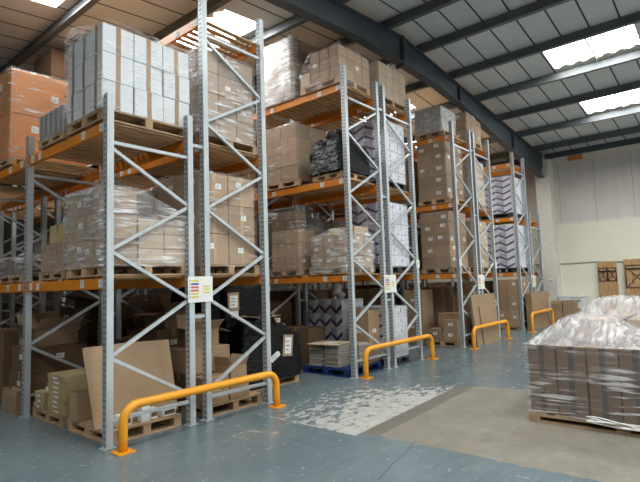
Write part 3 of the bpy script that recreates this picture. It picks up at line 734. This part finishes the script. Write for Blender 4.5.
# ------------------------------------------------------------------ goods on the floor
def carton(label, x0, x1, y0, y1, z0, z1, mat='kraft', tape='tape', axis='x', rz=0, lab=None, group=None, name='carton'):
    t = link(name, carton_mesh(x1 - x0, y1 - y0, z1 - z0, mat, tape, axis), None, ((x0 + x1) / 2, (y0 + y1) / 2, z0), (0, 0, rz))
    tag(t, label, 'carton', group)
    if lab:
        if 'x' in lab: link('paper_label', label_mesh(.11, .07, 'x'), t, (-(x1 - x0) / 2 - .001, 0, (z1 - z0) * .6))
        if 'y' in lab: link('paper_label', label_mesh(.11, .07, 'y'), t, (0, -(y1 - y0) / 2 - .001, (z1 - z0) * .6))
    return t
def open_carton(label, x, y, z, w, d, h, mat='kraft', rz=0, ang=(60, 20, 70, 35), group=None, flap=.5):
    t = thing('open_carton', label, 'carton', (x, y, z), rz, group)
    bm = bmesh.new(); k = .008
    box(bm, -w / 2, w / 2, -d / 2, d / 2, 0, k); box(bm, -w / 2, -w / 2 + k, -d / 2, d / 2, k, h); box(bm, w / 2 - k, w / 2, -d / 2, d / 2, k, h)
    box(bm, -w / 2 + k, w / 2 - k, -d / 2, -d / 2 + k, k, h); box(bm, -w / 2 + k, w / 2 - k, d / 2 - k, d / 2, k, h)
    link('carton_body', mesh_of(bm, 'body', [mat]), t)
    for i, a in enumerate(ang):
        bm = bmesh.new(); L = flap * min(w, d)
        ww = (w if i % 2 == 0 else d)
        box(bm, -ww / 2 + .006, ww / 2 - .006, 0, L, 0, k * .7)
        hx, hy, rot = [(0, -d / 2, math.pi), (w / 2, 0, -math.pi / 2), (0, d / 2, 0), (-w / 2, 0, math.pi / 2)][i]
        link('flap', mesh_of(bm, 'flap', [mat]), t, (hx, hy, h), (R(a), 0, rot))
    return t
def pallet(label, x0, x1, y0, y1, z=0, mat='pallet', h=.13, group='pallets on the floor'):
    return tag(link('pallet', pallet_mesh(x1 - x0, y1 - y0, h, mat), None, ((x0 + x1) / 2, (y0 + y1) / 2, z)), label, 'pallet', group)
pallet('nearest wooden pallet, holding the large leaning brown board', .05, .93, .08, 1.06)
pallet('wooden pallet under the yellowish tray stacks', .05, .95, 1.17, 2.08)
pallet('wooden pallet at the far left edge behind the left upright', .05, .95, 2.28, 3.2)
pallet('wooden pallet of loose cartons behind the right half of the nearest barrier', 1.28, 2.22, .07, 1.0)
# large board leaning
bm = bmesh.new()
c = [(.0, .28, .135), (1.02, .28, .135), (1.0, .44, .96), (.5, .45, .985), (-.06, .44, .98)]
a = [bm.verts.new(p) for p in c]; b = [bm.verts.new((p[0], p[1] + .02, p[2] + .004)) for p in c]
bm.faces.new(a); bm.faces.new(b[::-1])
for i in range(5): bm.faces.new((a[i], b[i], b[(i + 1) % 5], a[(i + 1) % 5]))
bmesh.ops.recalc_face_normals(bm, faces=bm.faces)
tag(link('cardboard_sheet', mesh_of(bm, 'sheet', ['kraft'])), 'large plain brown board leaning on the nearest pallet behind the barrier', 'cardboard')
open_carton('small open carton on the nearest pallet left of the large board', .16, .86, .13, .26, .20, .26, 'kraft', 0, (100, 80, 95, 100), flap=.3)
for k, (x, y, w, h) in enumerate(((.26, .18, .16, .13), (.50, .17, .10, .18), (.62, .20, .09, .12), (.80, .17, .17, .10))):
    bm = bmesh.new(); box(bm, -w / 2, w / 2, -.05, .05, 0, h); bevel(bm, .006); box(bm, -w * .4, w * .4, -.052, -.0505, h * .25, h * .7, 1)
    tag(link('small_packet', mesh_of(bm, 'packet', ['white_plastic', 'kraft_dark' if k != 1 else 'label']), None, (x, y, .131)),
        ['white packet nearest the corner of the orange barrier, at the board foot', 'tallest white packet standing at the board foot', 'narrow white packet right of the tallest packet', 'low white tub on the pallet beside the second upright'][k], 'packet', 'white packets on the nearest pallet')
def tray(label, x, y, z, w=.42, d=.50, h=.055, rz=0):
    bm = bmesh.new(); box(bm, -w / 2, w / 2, -d / 2, d / 2, 0, h - .008); box(bm, -w / 2 - .004, w / 2 + .004, -d / 2 - .004, d / 2 + .004, h * .55, h)
    box(bm, -w / 2 - .005, -w / 2 - .004, -d * .10, d * .18, h * .1, h * .5, 1)
    return tag(link('cardboard_tray', mesh_of(bm, 'tray', ['kraft_olive', 'label']), None, (x, y, z), (0, 0, rz)), label, 'tray', 'yellowish cardboard trays')
on = ['bottom', 'second from bottom', 'third from bottom', 'fourth from bottom', 'fifth from bottom', 'sixth from bottom', 'seventh from bottom', 'topmost']
for k in range(8): tray('yellowish tray, %s of the taller stack on the pallet' % on[k], .30 + random.uniform(-.01, .01), 1.44 + random.uniform(-.012, .012), .132 + k * .057, rz=random.uniform(-.03, .03))
for k in range(3): tray('yellowish tray in the lower stack, %s' % ('bottom one', 'middle one', 'top one carrying the tape roll')[k], .27 + random.uniform(-.01, .01), 1.925 + random.uniform(-.01, .01), .132 + k * .067, .40, .30, .065, random.uniform(-.03, .03))
bm = bmesh.new()
for i in range(24):
    pass
def ring(bm, r0, r1, h, n=24, mi=0):
    a = [[bm.verts.new((r * math.cos(2 * math.pi * i / n), r * math.sin(2 * math.pi * i / n), z)) for i in range(n)] for r, z in ((r1, 0), (r1, h), (r0, h), (r0, 0))]
    for q in range(4):
        for i in range(n): bm.faces.new((a[q][i], a[q][(i + 1) % n], a[(q + 1) % 4][(i + 1) % n], a[(q + 1) % 4][i])).material_index = mi
ring(bm, .035, .06, .045)
tag(link('tape_roll', mesh_of(bm, 'tape_roll', ['label']), None, (.2, 1.90, .334)), 'pale roll of tape on the lower tray stack', 'tape')
carton('low kraft carton behind the tray stacks on the same pallet', .55, .92, 1.25, 2.0, .131, .45, 'kraft_dark')
carton('plain brown carton on the far left pallet, lower one', .10, .90, 2.32, 3.1, .131, .50, 'kraft_dark', lab='xy')
carton('plain brown carton on the far left pallet, upper one', .12, .88, 2.35, 3.05, .501, .85, 'kraft_dark', lab='xy')
open_carton('open carton with raised flaps on the upper brown carton at far left', .48, 2.7, .851, .6, .5, .22, 'kraft', .05, (40, 20, 60, 30))
open_carton('small open carton on the far left pallet front with a flap standing up', .0, 2.62, .0, .10, .5, .22, 'kraft', 0, (80, 70, 85, 100), flap=.9)
# boxes in the shade beneath the first run
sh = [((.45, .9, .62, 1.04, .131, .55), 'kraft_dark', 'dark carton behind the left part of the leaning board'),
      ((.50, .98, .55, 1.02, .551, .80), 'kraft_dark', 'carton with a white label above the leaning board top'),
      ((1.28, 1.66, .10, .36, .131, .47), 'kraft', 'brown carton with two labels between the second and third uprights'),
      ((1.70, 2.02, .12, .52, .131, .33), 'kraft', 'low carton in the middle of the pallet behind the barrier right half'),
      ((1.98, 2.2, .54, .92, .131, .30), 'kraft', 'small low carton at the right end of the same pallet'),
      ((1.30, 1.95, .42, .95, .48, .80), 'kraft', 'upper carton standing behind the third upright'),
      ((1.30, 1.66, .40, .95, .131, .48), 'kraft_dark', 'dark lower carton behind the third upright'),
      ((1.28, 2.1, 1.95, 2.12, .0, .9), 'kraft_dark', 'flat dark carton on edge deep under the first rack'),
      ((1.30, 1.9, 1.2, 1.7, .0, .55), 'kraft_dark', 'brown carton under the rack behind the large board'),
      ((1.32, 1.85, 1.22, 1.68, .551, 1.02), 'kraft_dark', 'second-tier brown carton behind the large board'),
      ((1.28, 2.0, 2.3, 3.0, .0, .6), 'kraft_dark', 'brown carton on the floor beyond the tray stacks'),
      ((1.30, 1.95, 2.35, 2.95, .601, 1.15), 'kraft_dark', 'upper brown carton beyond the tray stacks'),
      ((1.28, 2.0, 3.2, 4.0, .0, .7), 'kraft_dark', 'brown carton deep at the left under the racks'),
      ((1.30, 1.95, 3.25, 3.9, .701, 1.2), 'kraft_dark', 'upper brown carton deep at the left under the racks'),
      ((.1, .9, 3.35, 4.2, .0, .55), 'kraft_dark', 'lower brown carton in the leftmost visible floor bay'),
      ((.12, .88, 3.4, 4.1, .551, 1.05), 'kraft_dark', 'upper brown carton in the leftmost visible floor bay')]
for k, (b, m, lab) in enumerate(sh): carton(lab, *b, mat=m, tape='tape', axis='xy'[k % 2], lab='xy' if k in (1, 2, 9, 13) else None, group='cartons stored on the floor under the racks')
open_carton('open pale carton on the low cartons behind the barrier right half', 1.86, .32, .331, .30, .34, .22, 'kraft', .1, (75, 60, 110, 80), flap=.4)
open_carton('tilted open carton above the yellowish tray stacks', 1.55, 2.6, 1.151, .45, .5, .25, 'kraft', .4, (30, -10, 60, 20))
open_carton('open carton in the gloom above the dark floor carton', 1.6, 1.45, 1.021, .4, .4, .25, 'kraft_dark', .2, (40, 10, 50, -10))
for k, (x, y, z, w, d, h, rz, lab) in enumerate(((0,) * 7 + ('',), (1.55, 1.9, .0 + .551, .5, .3, .28, -.3, 'open carton wedged behind the tray stacks'),
        (.72, 2.68 + .35, .0, .1, .1, .1, 0, ''), (1.6, 3.6, 1.201, .5, .45, .25, .2, 'open carton on top of the deep left cartons'), (1.62, .68, .801, .42, .36, .24, -.15, 'open carton on the cartons behind the third upright'))):
    if lab: open_carton(lab, x, y, z, w, d, h, 'kraft_dark' if k % 2 else 'kraft', rz, (35, -20, 70, 15), flap=.55)
# black loads
bl = black_bag('black_wrapped_load', 'tall black film-wrapped load in the aisle with a paper notice', 2.38, 3.16, 1.02, 1.9, 0, 1.6, crumple(1.62, .12), amp=.08)
bm = bmesh.new(); box(bm, -.11, .11, .0, .006, -.14, .14); q = link('card_backing', mesh_of(bm, 'card', ['kraft']), bl, (-.28, -.495, 1.36))
link('paper_label', label_mesh(.15, .19, 'y'), q, (0, -.001, 0)); link('paper_label', label_mesh(.14, .09, 'y'), bl, (-.33 + .05, -.52, 1.17))
b2 = black_bag('black_wrapped_load', 'low sagging black film-wrapped load right of the nearest rack', 2.42, 3.62, .66, .98, 0, .95,
          lambda x, y: 1.0 - .28 * max(0, x - 2.9) + .15 * noise.noise(Vector((x * 5, y * 5, 0))), amp=.09)
bm = bmesh.new(); box(bm, -.11, .11, .0, .006, -.17, .17); q = link('card_backing', mesh_of(bm, 'card', ['kraft']), b2, (.28, -.215, .62), (0, R(6), 0))
link('paper_label', label_mesh(.14, .26, 'y'), q, (0, -.001, 0))
q = link('paper_label', label_mesh(.22, .09, 'y'), b2, (3.02 - 3.02, -.20, .48)); q.rotation_euler = (0, R(-28), 0)
black_bag('black_wrapped_load', 'black film-wrapped load under the first rack behind the loose cartons', 1.32, 2.2, 1.03, 1.9, 0, 1.5, crumple(1.52, .06), amp=.03) if False else None
black_bag('black_wrapped_load', 'black film-wrapped load standing just behind the loose-carton pallet', 1.98, 2.33, 1.08, 1.85, 0, 1.55, crumple(1.55, .08), amp=.03)
t = open_carton('flattened pale carton lying on the low black load', 2.88, .82, 1.035, .34, .26, .05, 'kraft_light', .3, (10, 5, 20, 12), flap=.7)
bm = bmesh.new(); ring(bm, .05, .11, .06); tag(link('tape_roll', mesh_of(bm, 'roll', ['kraft_light']), None, (3.14, .76, 1.0)), 'cream roll of tape on the low black load', 'tape')
# second run floor goods
pallet('blue painted pallet under the flat cardboard stacks', RX2 - .04, 5.2, .08, 1.12, 0, 'blue', .14)
for s, (x, y, n) in enumerate(((4.44, .86, 6), (4.44, .50, 7), (4.80, .30, 7))):
    for k in range(n):
        bm = bmesh.new(); h = .052
        for q in range(2): box(bm, -.17 + random.uniform(-.015, .01), .17, -.15 + random.uniform(-.01, .015), .15, q * h / 2, (q + 1) * h / 2 - (.006 if q == 0 else .014))
        box(bm, -.14, .14, -.12, .12, h * .7, h)
        tag(link('flattened_carton_bundle', mesh_of(bm, 'bundle', ['grey_stack']), None, (x, y, .142 + k * .0535), (0, 0, random.uniform(-.05, .05))),
            'grey flattened-carton bundle, %s in the %s stack, blue pallet' % (('bottom', 'second', 'third', 'fourth', 'fifth', 'sixth', 'seventh')[k] if k < n - 1 else 'topmost', ('left', 'middle', 'rear right')[s]), 'cardboard', 'flattened-carton bundles on the blue pallet')
bm = bmesh.new(); box(bm, -.28, .28, -.32, .32, 0, .012, 0, Matrix.Rotation(.12, 4, 'Z')); box(bm, -.10, .12, -.14, .10, .0125, .016, 1, Matrix.Rotation(.25, 4, 'Z'))
tag(link('cardboard_sheet', mesh_of(bm, 'sheet', ['kraft_light', 'label']), None, (4.45, .66, .522)), 'cardboard sheet with white paper lying across the grey bundles', 'cardboard')
carton('tall kraft carton on the blue pallet behind the middle barrier', 4.93, 5.3 - .02, .14, .60, .142, 1.08, 'kraft', lab='xy')
carton('dark carton low behind the grey bundles', 4.6, 5.1, 1.3, 2.0, 0, .75, 'kraft_dark', group='cartons stored on the floor under the racks')
bm = bmesh.new()
for k in range(5):
    bmesh.ops.create_icosphere(bm, subdivisions=2, radius=.09 + .02 * (k % 2), matrix=Matrix.Translation((random.uniform(-.12, .12), random.uniform(-.16, .16), .09 + .05 * k)))
for v in bm.verts: v.co += Vector((noise.noise(v.co * 9), noise.noise(v.co * 9 + Vector((5, 0, 0))), noise.noise(v.co * 9 + Vector((0, 7, 0))))) * .03
tag(link('crumpled_film', mesh_of(bm, 'film', ['white_plastic'], True), None, (5.8, 1.55, 1.255)), 'crumpled white plastic film on the shaded chevron cartons', 'plastic film')
# third run floor goods
pallet('wooden pallet of low cartons left of the leaning sheets', RX3, 9.5, .10, .95)
for b, lab, l in (((8.58, 9.0, .12, .52, .131, .36), 'bottom front carton of the low stack under the third rack', 'x'), ((8.60, 9.0, .13, .50, .361, .62), 'top pale-lidded carton of the low stack under the third rack', 'x'),
                  ((8.58, 9.0, .54, .90, .131, .40), 'left low carton under the third rack', 'x'), ((9.05, 9.45, .12, .85, .131, .75), 'rear carton of the low stack, beside the rack upright', None),
                  ):
    carton(lab, *b, lab=l, group='cartons stored on the floor under the racks')
for b, lab in (((8.7, 9.3, 1.1, 1.7, 0, .7), 'lower kraft carton behind the low stack'), ((8.72, 9.3, 1.1, 1.65, .701, 1.35), 'upper kraft carton behind the low stack'), ((10.0, 10.6, .3, .9, 0, .7), 'lower carton hidden behind the leaning sheets'),
               ((10.0, 10.55, .3, .85, .701, 1.4), 'upper carton rising above the leaning sheets'), ((9.85, 10.7, 1.1, 2.0, 0, 1.4), 'large dark carton deep behind the leaning sheets')):
    carton(lab, *b, mat='kraft', lab='x', group='cartons stored on the floor under the racks')
def leaning(label, x0, x1, y, h, lean, t=.02, mat='kraft', n=1):
    bm = bmesh.new()
    for k in range(n):
        off = k * (t + .004)
        vs = box(bm, x0, x1, y + off, y + off + t, .002, h - k * .02)
        for v in vs: v.co.y += v.co.z * lean
    return tag(link('cardboard_sheet', mesh_of(bm, 'sheet', [mat])), label, 'cardboard', 'large cardboard sheets leaning on the racks')
leaning('larger brown cardboard sheets leaning on the third rack end', 8.86, 10.32, -.225, 1.20, .085, .013, 'kraft', 4)
leaning('smaller brown sheet leaning in front of the larger ones', 9.2, 10.24, -.25, .90, .085, .015, 'kraft')
# corner goods
open_carton('large open carton behind the farthest barrier, flap folded outward', 13.85, -.155, 0, 1.7, .18, .80, 'kraft', 0, (92, 55, 88, 70), flap=1.7)
pallet('small wooden pallet under the carton stack by the column', 15.2, 15.8, -.88, -.14, 0, 'pallet', .10)
for k, (b, lab) in enumerate((((15.22, 15.78, -.50, -.16, .101, .38), 'lower left kraft carton by the cream column'), ((15.22, 15.78, -.87, -.52, .101, .38), 'lower right kraft carton by the cream column'))):
    carton(lab, *b, group='cartons stacked by the cream column')
open_carton('upper left open carton by the cream column', 15.5, -.33, .381, .54, .33, .28, 'kraft', 0, (100, 80, 90, 100), flap=.25, group='cartons stacked by the cream column')
open_carton('upper right open carton by the cream column', 15.5, -.695, .381, .54, .33, .30, 'kraft', 0, (100, 80, 90, 95), flap=.25, group='cartons stacked by the cream column')
for k, (y0, y1) in enumerate(((-.53, -.14), (-.96, -.56))):
    t = thing('storage_chest', ('white storage chest against the wall next to the cream column', 'white storage chest against the wall, right of its twin')[k], 'chest', (16.6, (y0 + y1) / 2, 0), 0, 'white chests along the far wall')
    w = y1 - y0
    bm = bmesh.new(); box(bm, -.25, .25, -w / 2, w / 2, .42, .80); bevel(bm, .01); link('chest_body', mesh_of(bm, 'body', ['white_plastic']), t)
    bm = bmesh.new(); box(bm, -.26, .26, -w / 2 - .005, w / 2 + .005, .805, .87); bevel(bm, .01); link('lid', mesh_of(bm, 'lid', ['white_plastic']), t)
    bm = bmesh.new(); box(bm, -.275, -.262, -.07, .07, .70, .73); link('handle', mesh_of(bm, 'handle', ['ink']), t)
    bm = bmesh.new()
    for yy in (-w / 2 + .04, w / 2 - .04):
        box(bm, -.22, .22, yy - .03, yy + .03, 0, .419)
    box(bm, .0, .2, -w / 2 + .075, w / 2 - .075, .05, .35)
    link('stand', mesh_of(bm, 'stand', ['foot']), t)
# folded trestle tables against the wall
def trestle(label, y0, y1, z0, z1, kind):
    t = thing('folded_table', label, 'table', (16.8, (y0 + y1) / 2, 0), 0, 'folded wooden tables against the far wall')
    w = (y1 - y0)
    npl = 3 if kind else 2
    for k in range(npl):
        a = -w / 2 + w * k / npl
        bm = bmesh.new(); box(bm, -.012, .018, a + .004, a + w / npl - .004, .02, z1); bevel(bm, .004)
        link('plank', mesh_of(bm, 'plank', ['plank_wood']), t, (0, 0, 0), (0, R(0), 0))
    def frame(a, b, c, d):
        bm = bmesh.new(); r = .013; X = -.03
        for p, q in (((a, c), (b, c)), ((b, c), (b, d)), ((b, d), (a, d)), ((a, d), (a, c))): tube(bm, [(X, p[0], p[1]), (X, q[0], q[1])], r, 6)
        box(bm, X - .008, X + .008, a, b, d - .14, d - .09)
        m_ = (a + b) / 2
        tube(bm, [(X, a, d - .05), (X, m_, (c + d) / 2)], r * .8, 6); tube(bm, [(X, b, d - .05), (X, m_, (c + d) / 2)], r * .8, 6)
        tube(bm, [(X, a, c), (X, m_, (c + d) / 2 - .02)], r * .8, 6); tube(bm, [(X, b, c), (X, m_, (c + d) / 2 - .02)], r * .8, 6)
        link('folding_leg', mesh_of(bm, 'leg', ['dark_iron']), t)
    if kind == 0: frame(-w / 2 + .03, -.015, 1.36, 1.80); frame(.015, w / 2 - .03, 1.36, 1.80)
    else: frame(-w / 2 + .05, w / 2 - .05, 1.12, 1.86)
    bm = bmesh.new(); box(bm, -.035, -.0125, -w / 2 + .02, w / 2 - .02, .82, .87); link('batten', mesh_of(bm, 'batten', ['dark_iron' if kind else 'plank_wood']), t)
trestle('narrow folded wooden table with two dark iron leg frames, against the wall', -1.92, -1.34, 0, 2.02, 0)
trestle('wider folded wooden table with one large iron frame, against the wall', -2.86, -2.12, 0, 2.06, 1)

# ------------------------------------------------------------------ barriers
def barrier(label, x0, x1, y, h, r=.045):
    t = thing('safety_barrier', label, 'barrier', ((x0 + x1) / 2, y, 0), 0, 'orange tubular safety barriers')
    L = (x1 - x0) / 2; c = .16
    pts = [(-L, 0, .01), (-L, 0, .15), (-L, 0, h - c)]
    for k in range(1, 8):
        a = math.pi / 2 * k / 8; pts.append((-L + c - c * math.cos(a), 0, h - c + c * math.sin(a)))
    pts.append((-L + c, 0, h))
    pts += [(-x, y_, z) for x, y_, z in pts[::-1]]
    bm = bmesh.new(); tube(bm, pts, r, 18); link('tube', mesh_of(bm, 'tube', ['barrier']), t)
    for s in (-1, 1):
        bm = bmesh.new(); box(bm, -.09, .09, -.09, .09, 0, .011)
        for a in (-1, 1):
            for b in (-1, 1): bmesh.ops.create_cone(bm, cap_ends=True, segments=6, radius1=.011, radius2=.011, depth=.014, matrix=Matrix.Translation((a * .065, b * .065, .018)))
        link('base_plate', mesh_of(bm, 'plate', ['barrier']), t, (s * L, 0, 0))
barrier('nearest and longest orange tubular barrier on the blue floor', .03, 2.17, -.25, .44)
barrier('middle orange tubular barrier in front of the second rack end', 4.36, 6.72, -.16, .47)
barrier('orange tubular barrier in front of the leaning cardboard sheets', 8.42, 10.62, -.32, .46)
barrier('farthest orange tubular barrier in front of the open carton', 12.5, 14.6, -.36, .52)

# ------------------------------------------------------------------ wrapped pallets at the right
def tent_load(label, x0, x1, y0, y1, zt, topf, nx, ny, nz, mat='kraft_dark', ph=.10):
    o = ((x0 + x1) / 2, (y0 + y1) / 2, 0)
    t = thing('wrapped_pallet', label, 'wrapped pallet', o, 0, 'film-wrapped pallets on the open floor')
    rng = random.Random(31 + int(x0))
    link('pallet', pallet_mesh(x1 - x0, y1 - y0, ph), t)
    block(t, o, x0 + .02, x1 - .02, y0 + .02, y1 - .02, ph, zt, nx, ny, nz, mat=mat, tape='ink2', axis='X', rng=rng, jit=.01, gap=.012)
    bm = bmesh.new()
    return t, o
M['ink2'] = simple('dark_brown_gap', (.06, .042, .032), .7)
def surf(x0, x1, y0, y1, f, mat, step=.035):
    bm = bmesh.new(); nx = int((x1 - x0) / step); ny = int((y1 - y0) / step)
    g = [[bm.verts.new((x0 + (x1 - x0) * i / nx, y0 + (y1 - y0) * j / ny, f(x0 + (x1 - x0) * i / nx, y0 + (y1 - y0) * j / ny))) for j in range(ny + 1)] for i in range(nx + 1)]
    for i in range(nx):
        for j in range(ny): bm.faces.new((g[i][j], g[i + 1][j], g[i + 1][j + 1], g[i][j + 1]))
    return mesh_of(bm, 'tent', [mat], True)
def clampf(v, a=0., b=1.): return max(a, min(b, v))
x0, x1, y0, y1 = 3.25, 4.45, -4.95, -3.13
t, o = tent_load('large film-wrapped carton pallet in the right foreground', x0, x1, y0, y1, .83, None, 3, 6, 2)
link('side_film', sheath(x0, x1, y0, y1, .08, .83, 'wrap_side', .02, False, .05, None, 4, .002), t, (-o[0], -o[1], 0))
def tentf(x, y):
    # rises from the front edge to a raised bundle, with a fold valley at its right
    u = clampf((x - x0) / .52); l = clampf((y1 - y) / .30); r_ = clampf((y + 4.24) / .36)
    h1 = min(u, l, r_, clampf((x1 - x) / .2))
    h2 = .12 * clampf((x - x0) / .3) * clampf((y1 - y) / .36)
    w = noise.noise(Vector((x * 3, y * 14, 0))) * .012 + noise.noise(Vector((x * 12, y * 34, 2))) * .007
    return .845 + .275 * max(h1, h2) + w * clampf((x - x0) * 6, .2, 1)
link('gathered_film', surf(x0 - .02, x1 + .02, y0 - .02, y1 + .02, tentf, 'wrap_tent'), t, (-o[0], -o[1], 0))
block(t, o, 3.82, 4.25, -3.85, -3.50, .83, 1.09, 1, 1, 1, mat='kraft_light', tape='tape')
for k in range(5):
    bm = bmesh.new(); pts = []
    for i in range(16):
        y = -3.72 - i * .072; pts.append((x0 - .035 + .012 * math.sin(i * 1.3 + k), y, .135 - .012 * k - i * .0035 + .008 * math.sin(i * .9 + 2 * k)))
    tube(bm, pts, .009, 6); link('film_rope', mesh_of(bm, 'rope', ['white_plastic'], True), t, (-o[0], -o[1], 0))
x0b, x1b, y0b, y1b = 5.0, 6.2, -5.3, -3.22
t, o = tent_load('second film-wrapped pallet standing behind the foreground one', x0b, x1b, y0b, y1b, 1.0, None, 3, 5, 2, 'kraft_light')
link('side_film', sheath(x0b, x1b, y0b, y1b, .08, 1.0, 'wrap_heavy', .02, False, .06, None, 9), t, (-o[0], -o[1], 0))
def tentg(x, y):
    l = clampf((y1b - y) / .25); u = clampf((x - x0b) / .22)
    w = noise.noise(Vector((x * 5, y * 7, 5))) * .03 + noise.noise(Vector((x * 16, y * 16, 2))) * .014
    return 1.01 + .25 * min(u, l) + w * min(1, 4 * u)
link('gathered_film', surf(x0b - .02, x1b + .02, y0b - .02, y1b + .02, tentg, 'wrap_tent'), t, (-o[0], -o[1], 0))

# ------------------------------------------------------------------ light, world, camera
w = bpy.data.worlds.new('World'); scn.world = w; w.use_nodes = True
w.node_tree.nodes['Background'].inputs[0].default_value = (.88, .95, 1, 1); w.node_tree.nodes['Background'].inputs[1].default_value = 4.0
port = bpy.data.lights.new('added_doorway_portal', 'AREA'); port.shape = 'RECTANGLE'; port.size = DX1 - DX0; port.size_y = DZ  # sampling portal for the added, unseen doorway
port.cycles.is_portal = True
po = bpy.data.objects.new('added_doorway_portal', port); COL.objects.link(po); po.location = ((DX0 + DX1) / 2, Y_LO - .1, DZ / 2); po.rotation_euler = (R(90), 0, 0)
cam = bpy.data.cameras.new('camera'); co = bpy.data.objects.new('camera', cam); COL.objects.link(co)
f, yaw, pitch, roll, cx, cy = 495.62, 0.6966007, 0.0850312, -0.0328032, -2.5525, -5.03577
F = Vector((math.cos(yaw) * math.cos(pitch), math.sin(yaw) * math.cos(pitch), math.sin(pitch)))
Rr = Vector((math.sin(yaw), -math.cos(yaw), 0)); U = Rr.cross(F)
R2 = Rr * math.cos(roll) + U * math.sin(roll); U2 = -Rr * math.sin(roll) + U * math.cos(roll)
mw = Matrix((R2, U2, -F)).transposed().to_4x4(); mw.translation = (cx, cy, 1.6)
co.matrix_world = mw
cam.sensor_width = 36; cam.sensor_fit = 'HORIZONTAL'; cam.lens = f / 640 * 36; cam.clip_start = .05; cam.clip_end = 200
scn.camera = co
scn.view_settings.view_transform = 'Standard'; scn.view_settings.look = 'None'
scn.view_settings.exposure = -0.42; scn.view_settings.gamma = 1; scn.view_settings.use_curve_mapping = False
scn.cycles.use_denoising = True
scn.cycles.max_bounces = 8; scn.cycles.diffuse_bounces = 3; scn.cycles.transparent_max_bounces = 24
scn.cycles.caustics_reflective = False; scn.cycles.caustics_refractive = False; scn.cycles.sample_clamp_indirect = 6
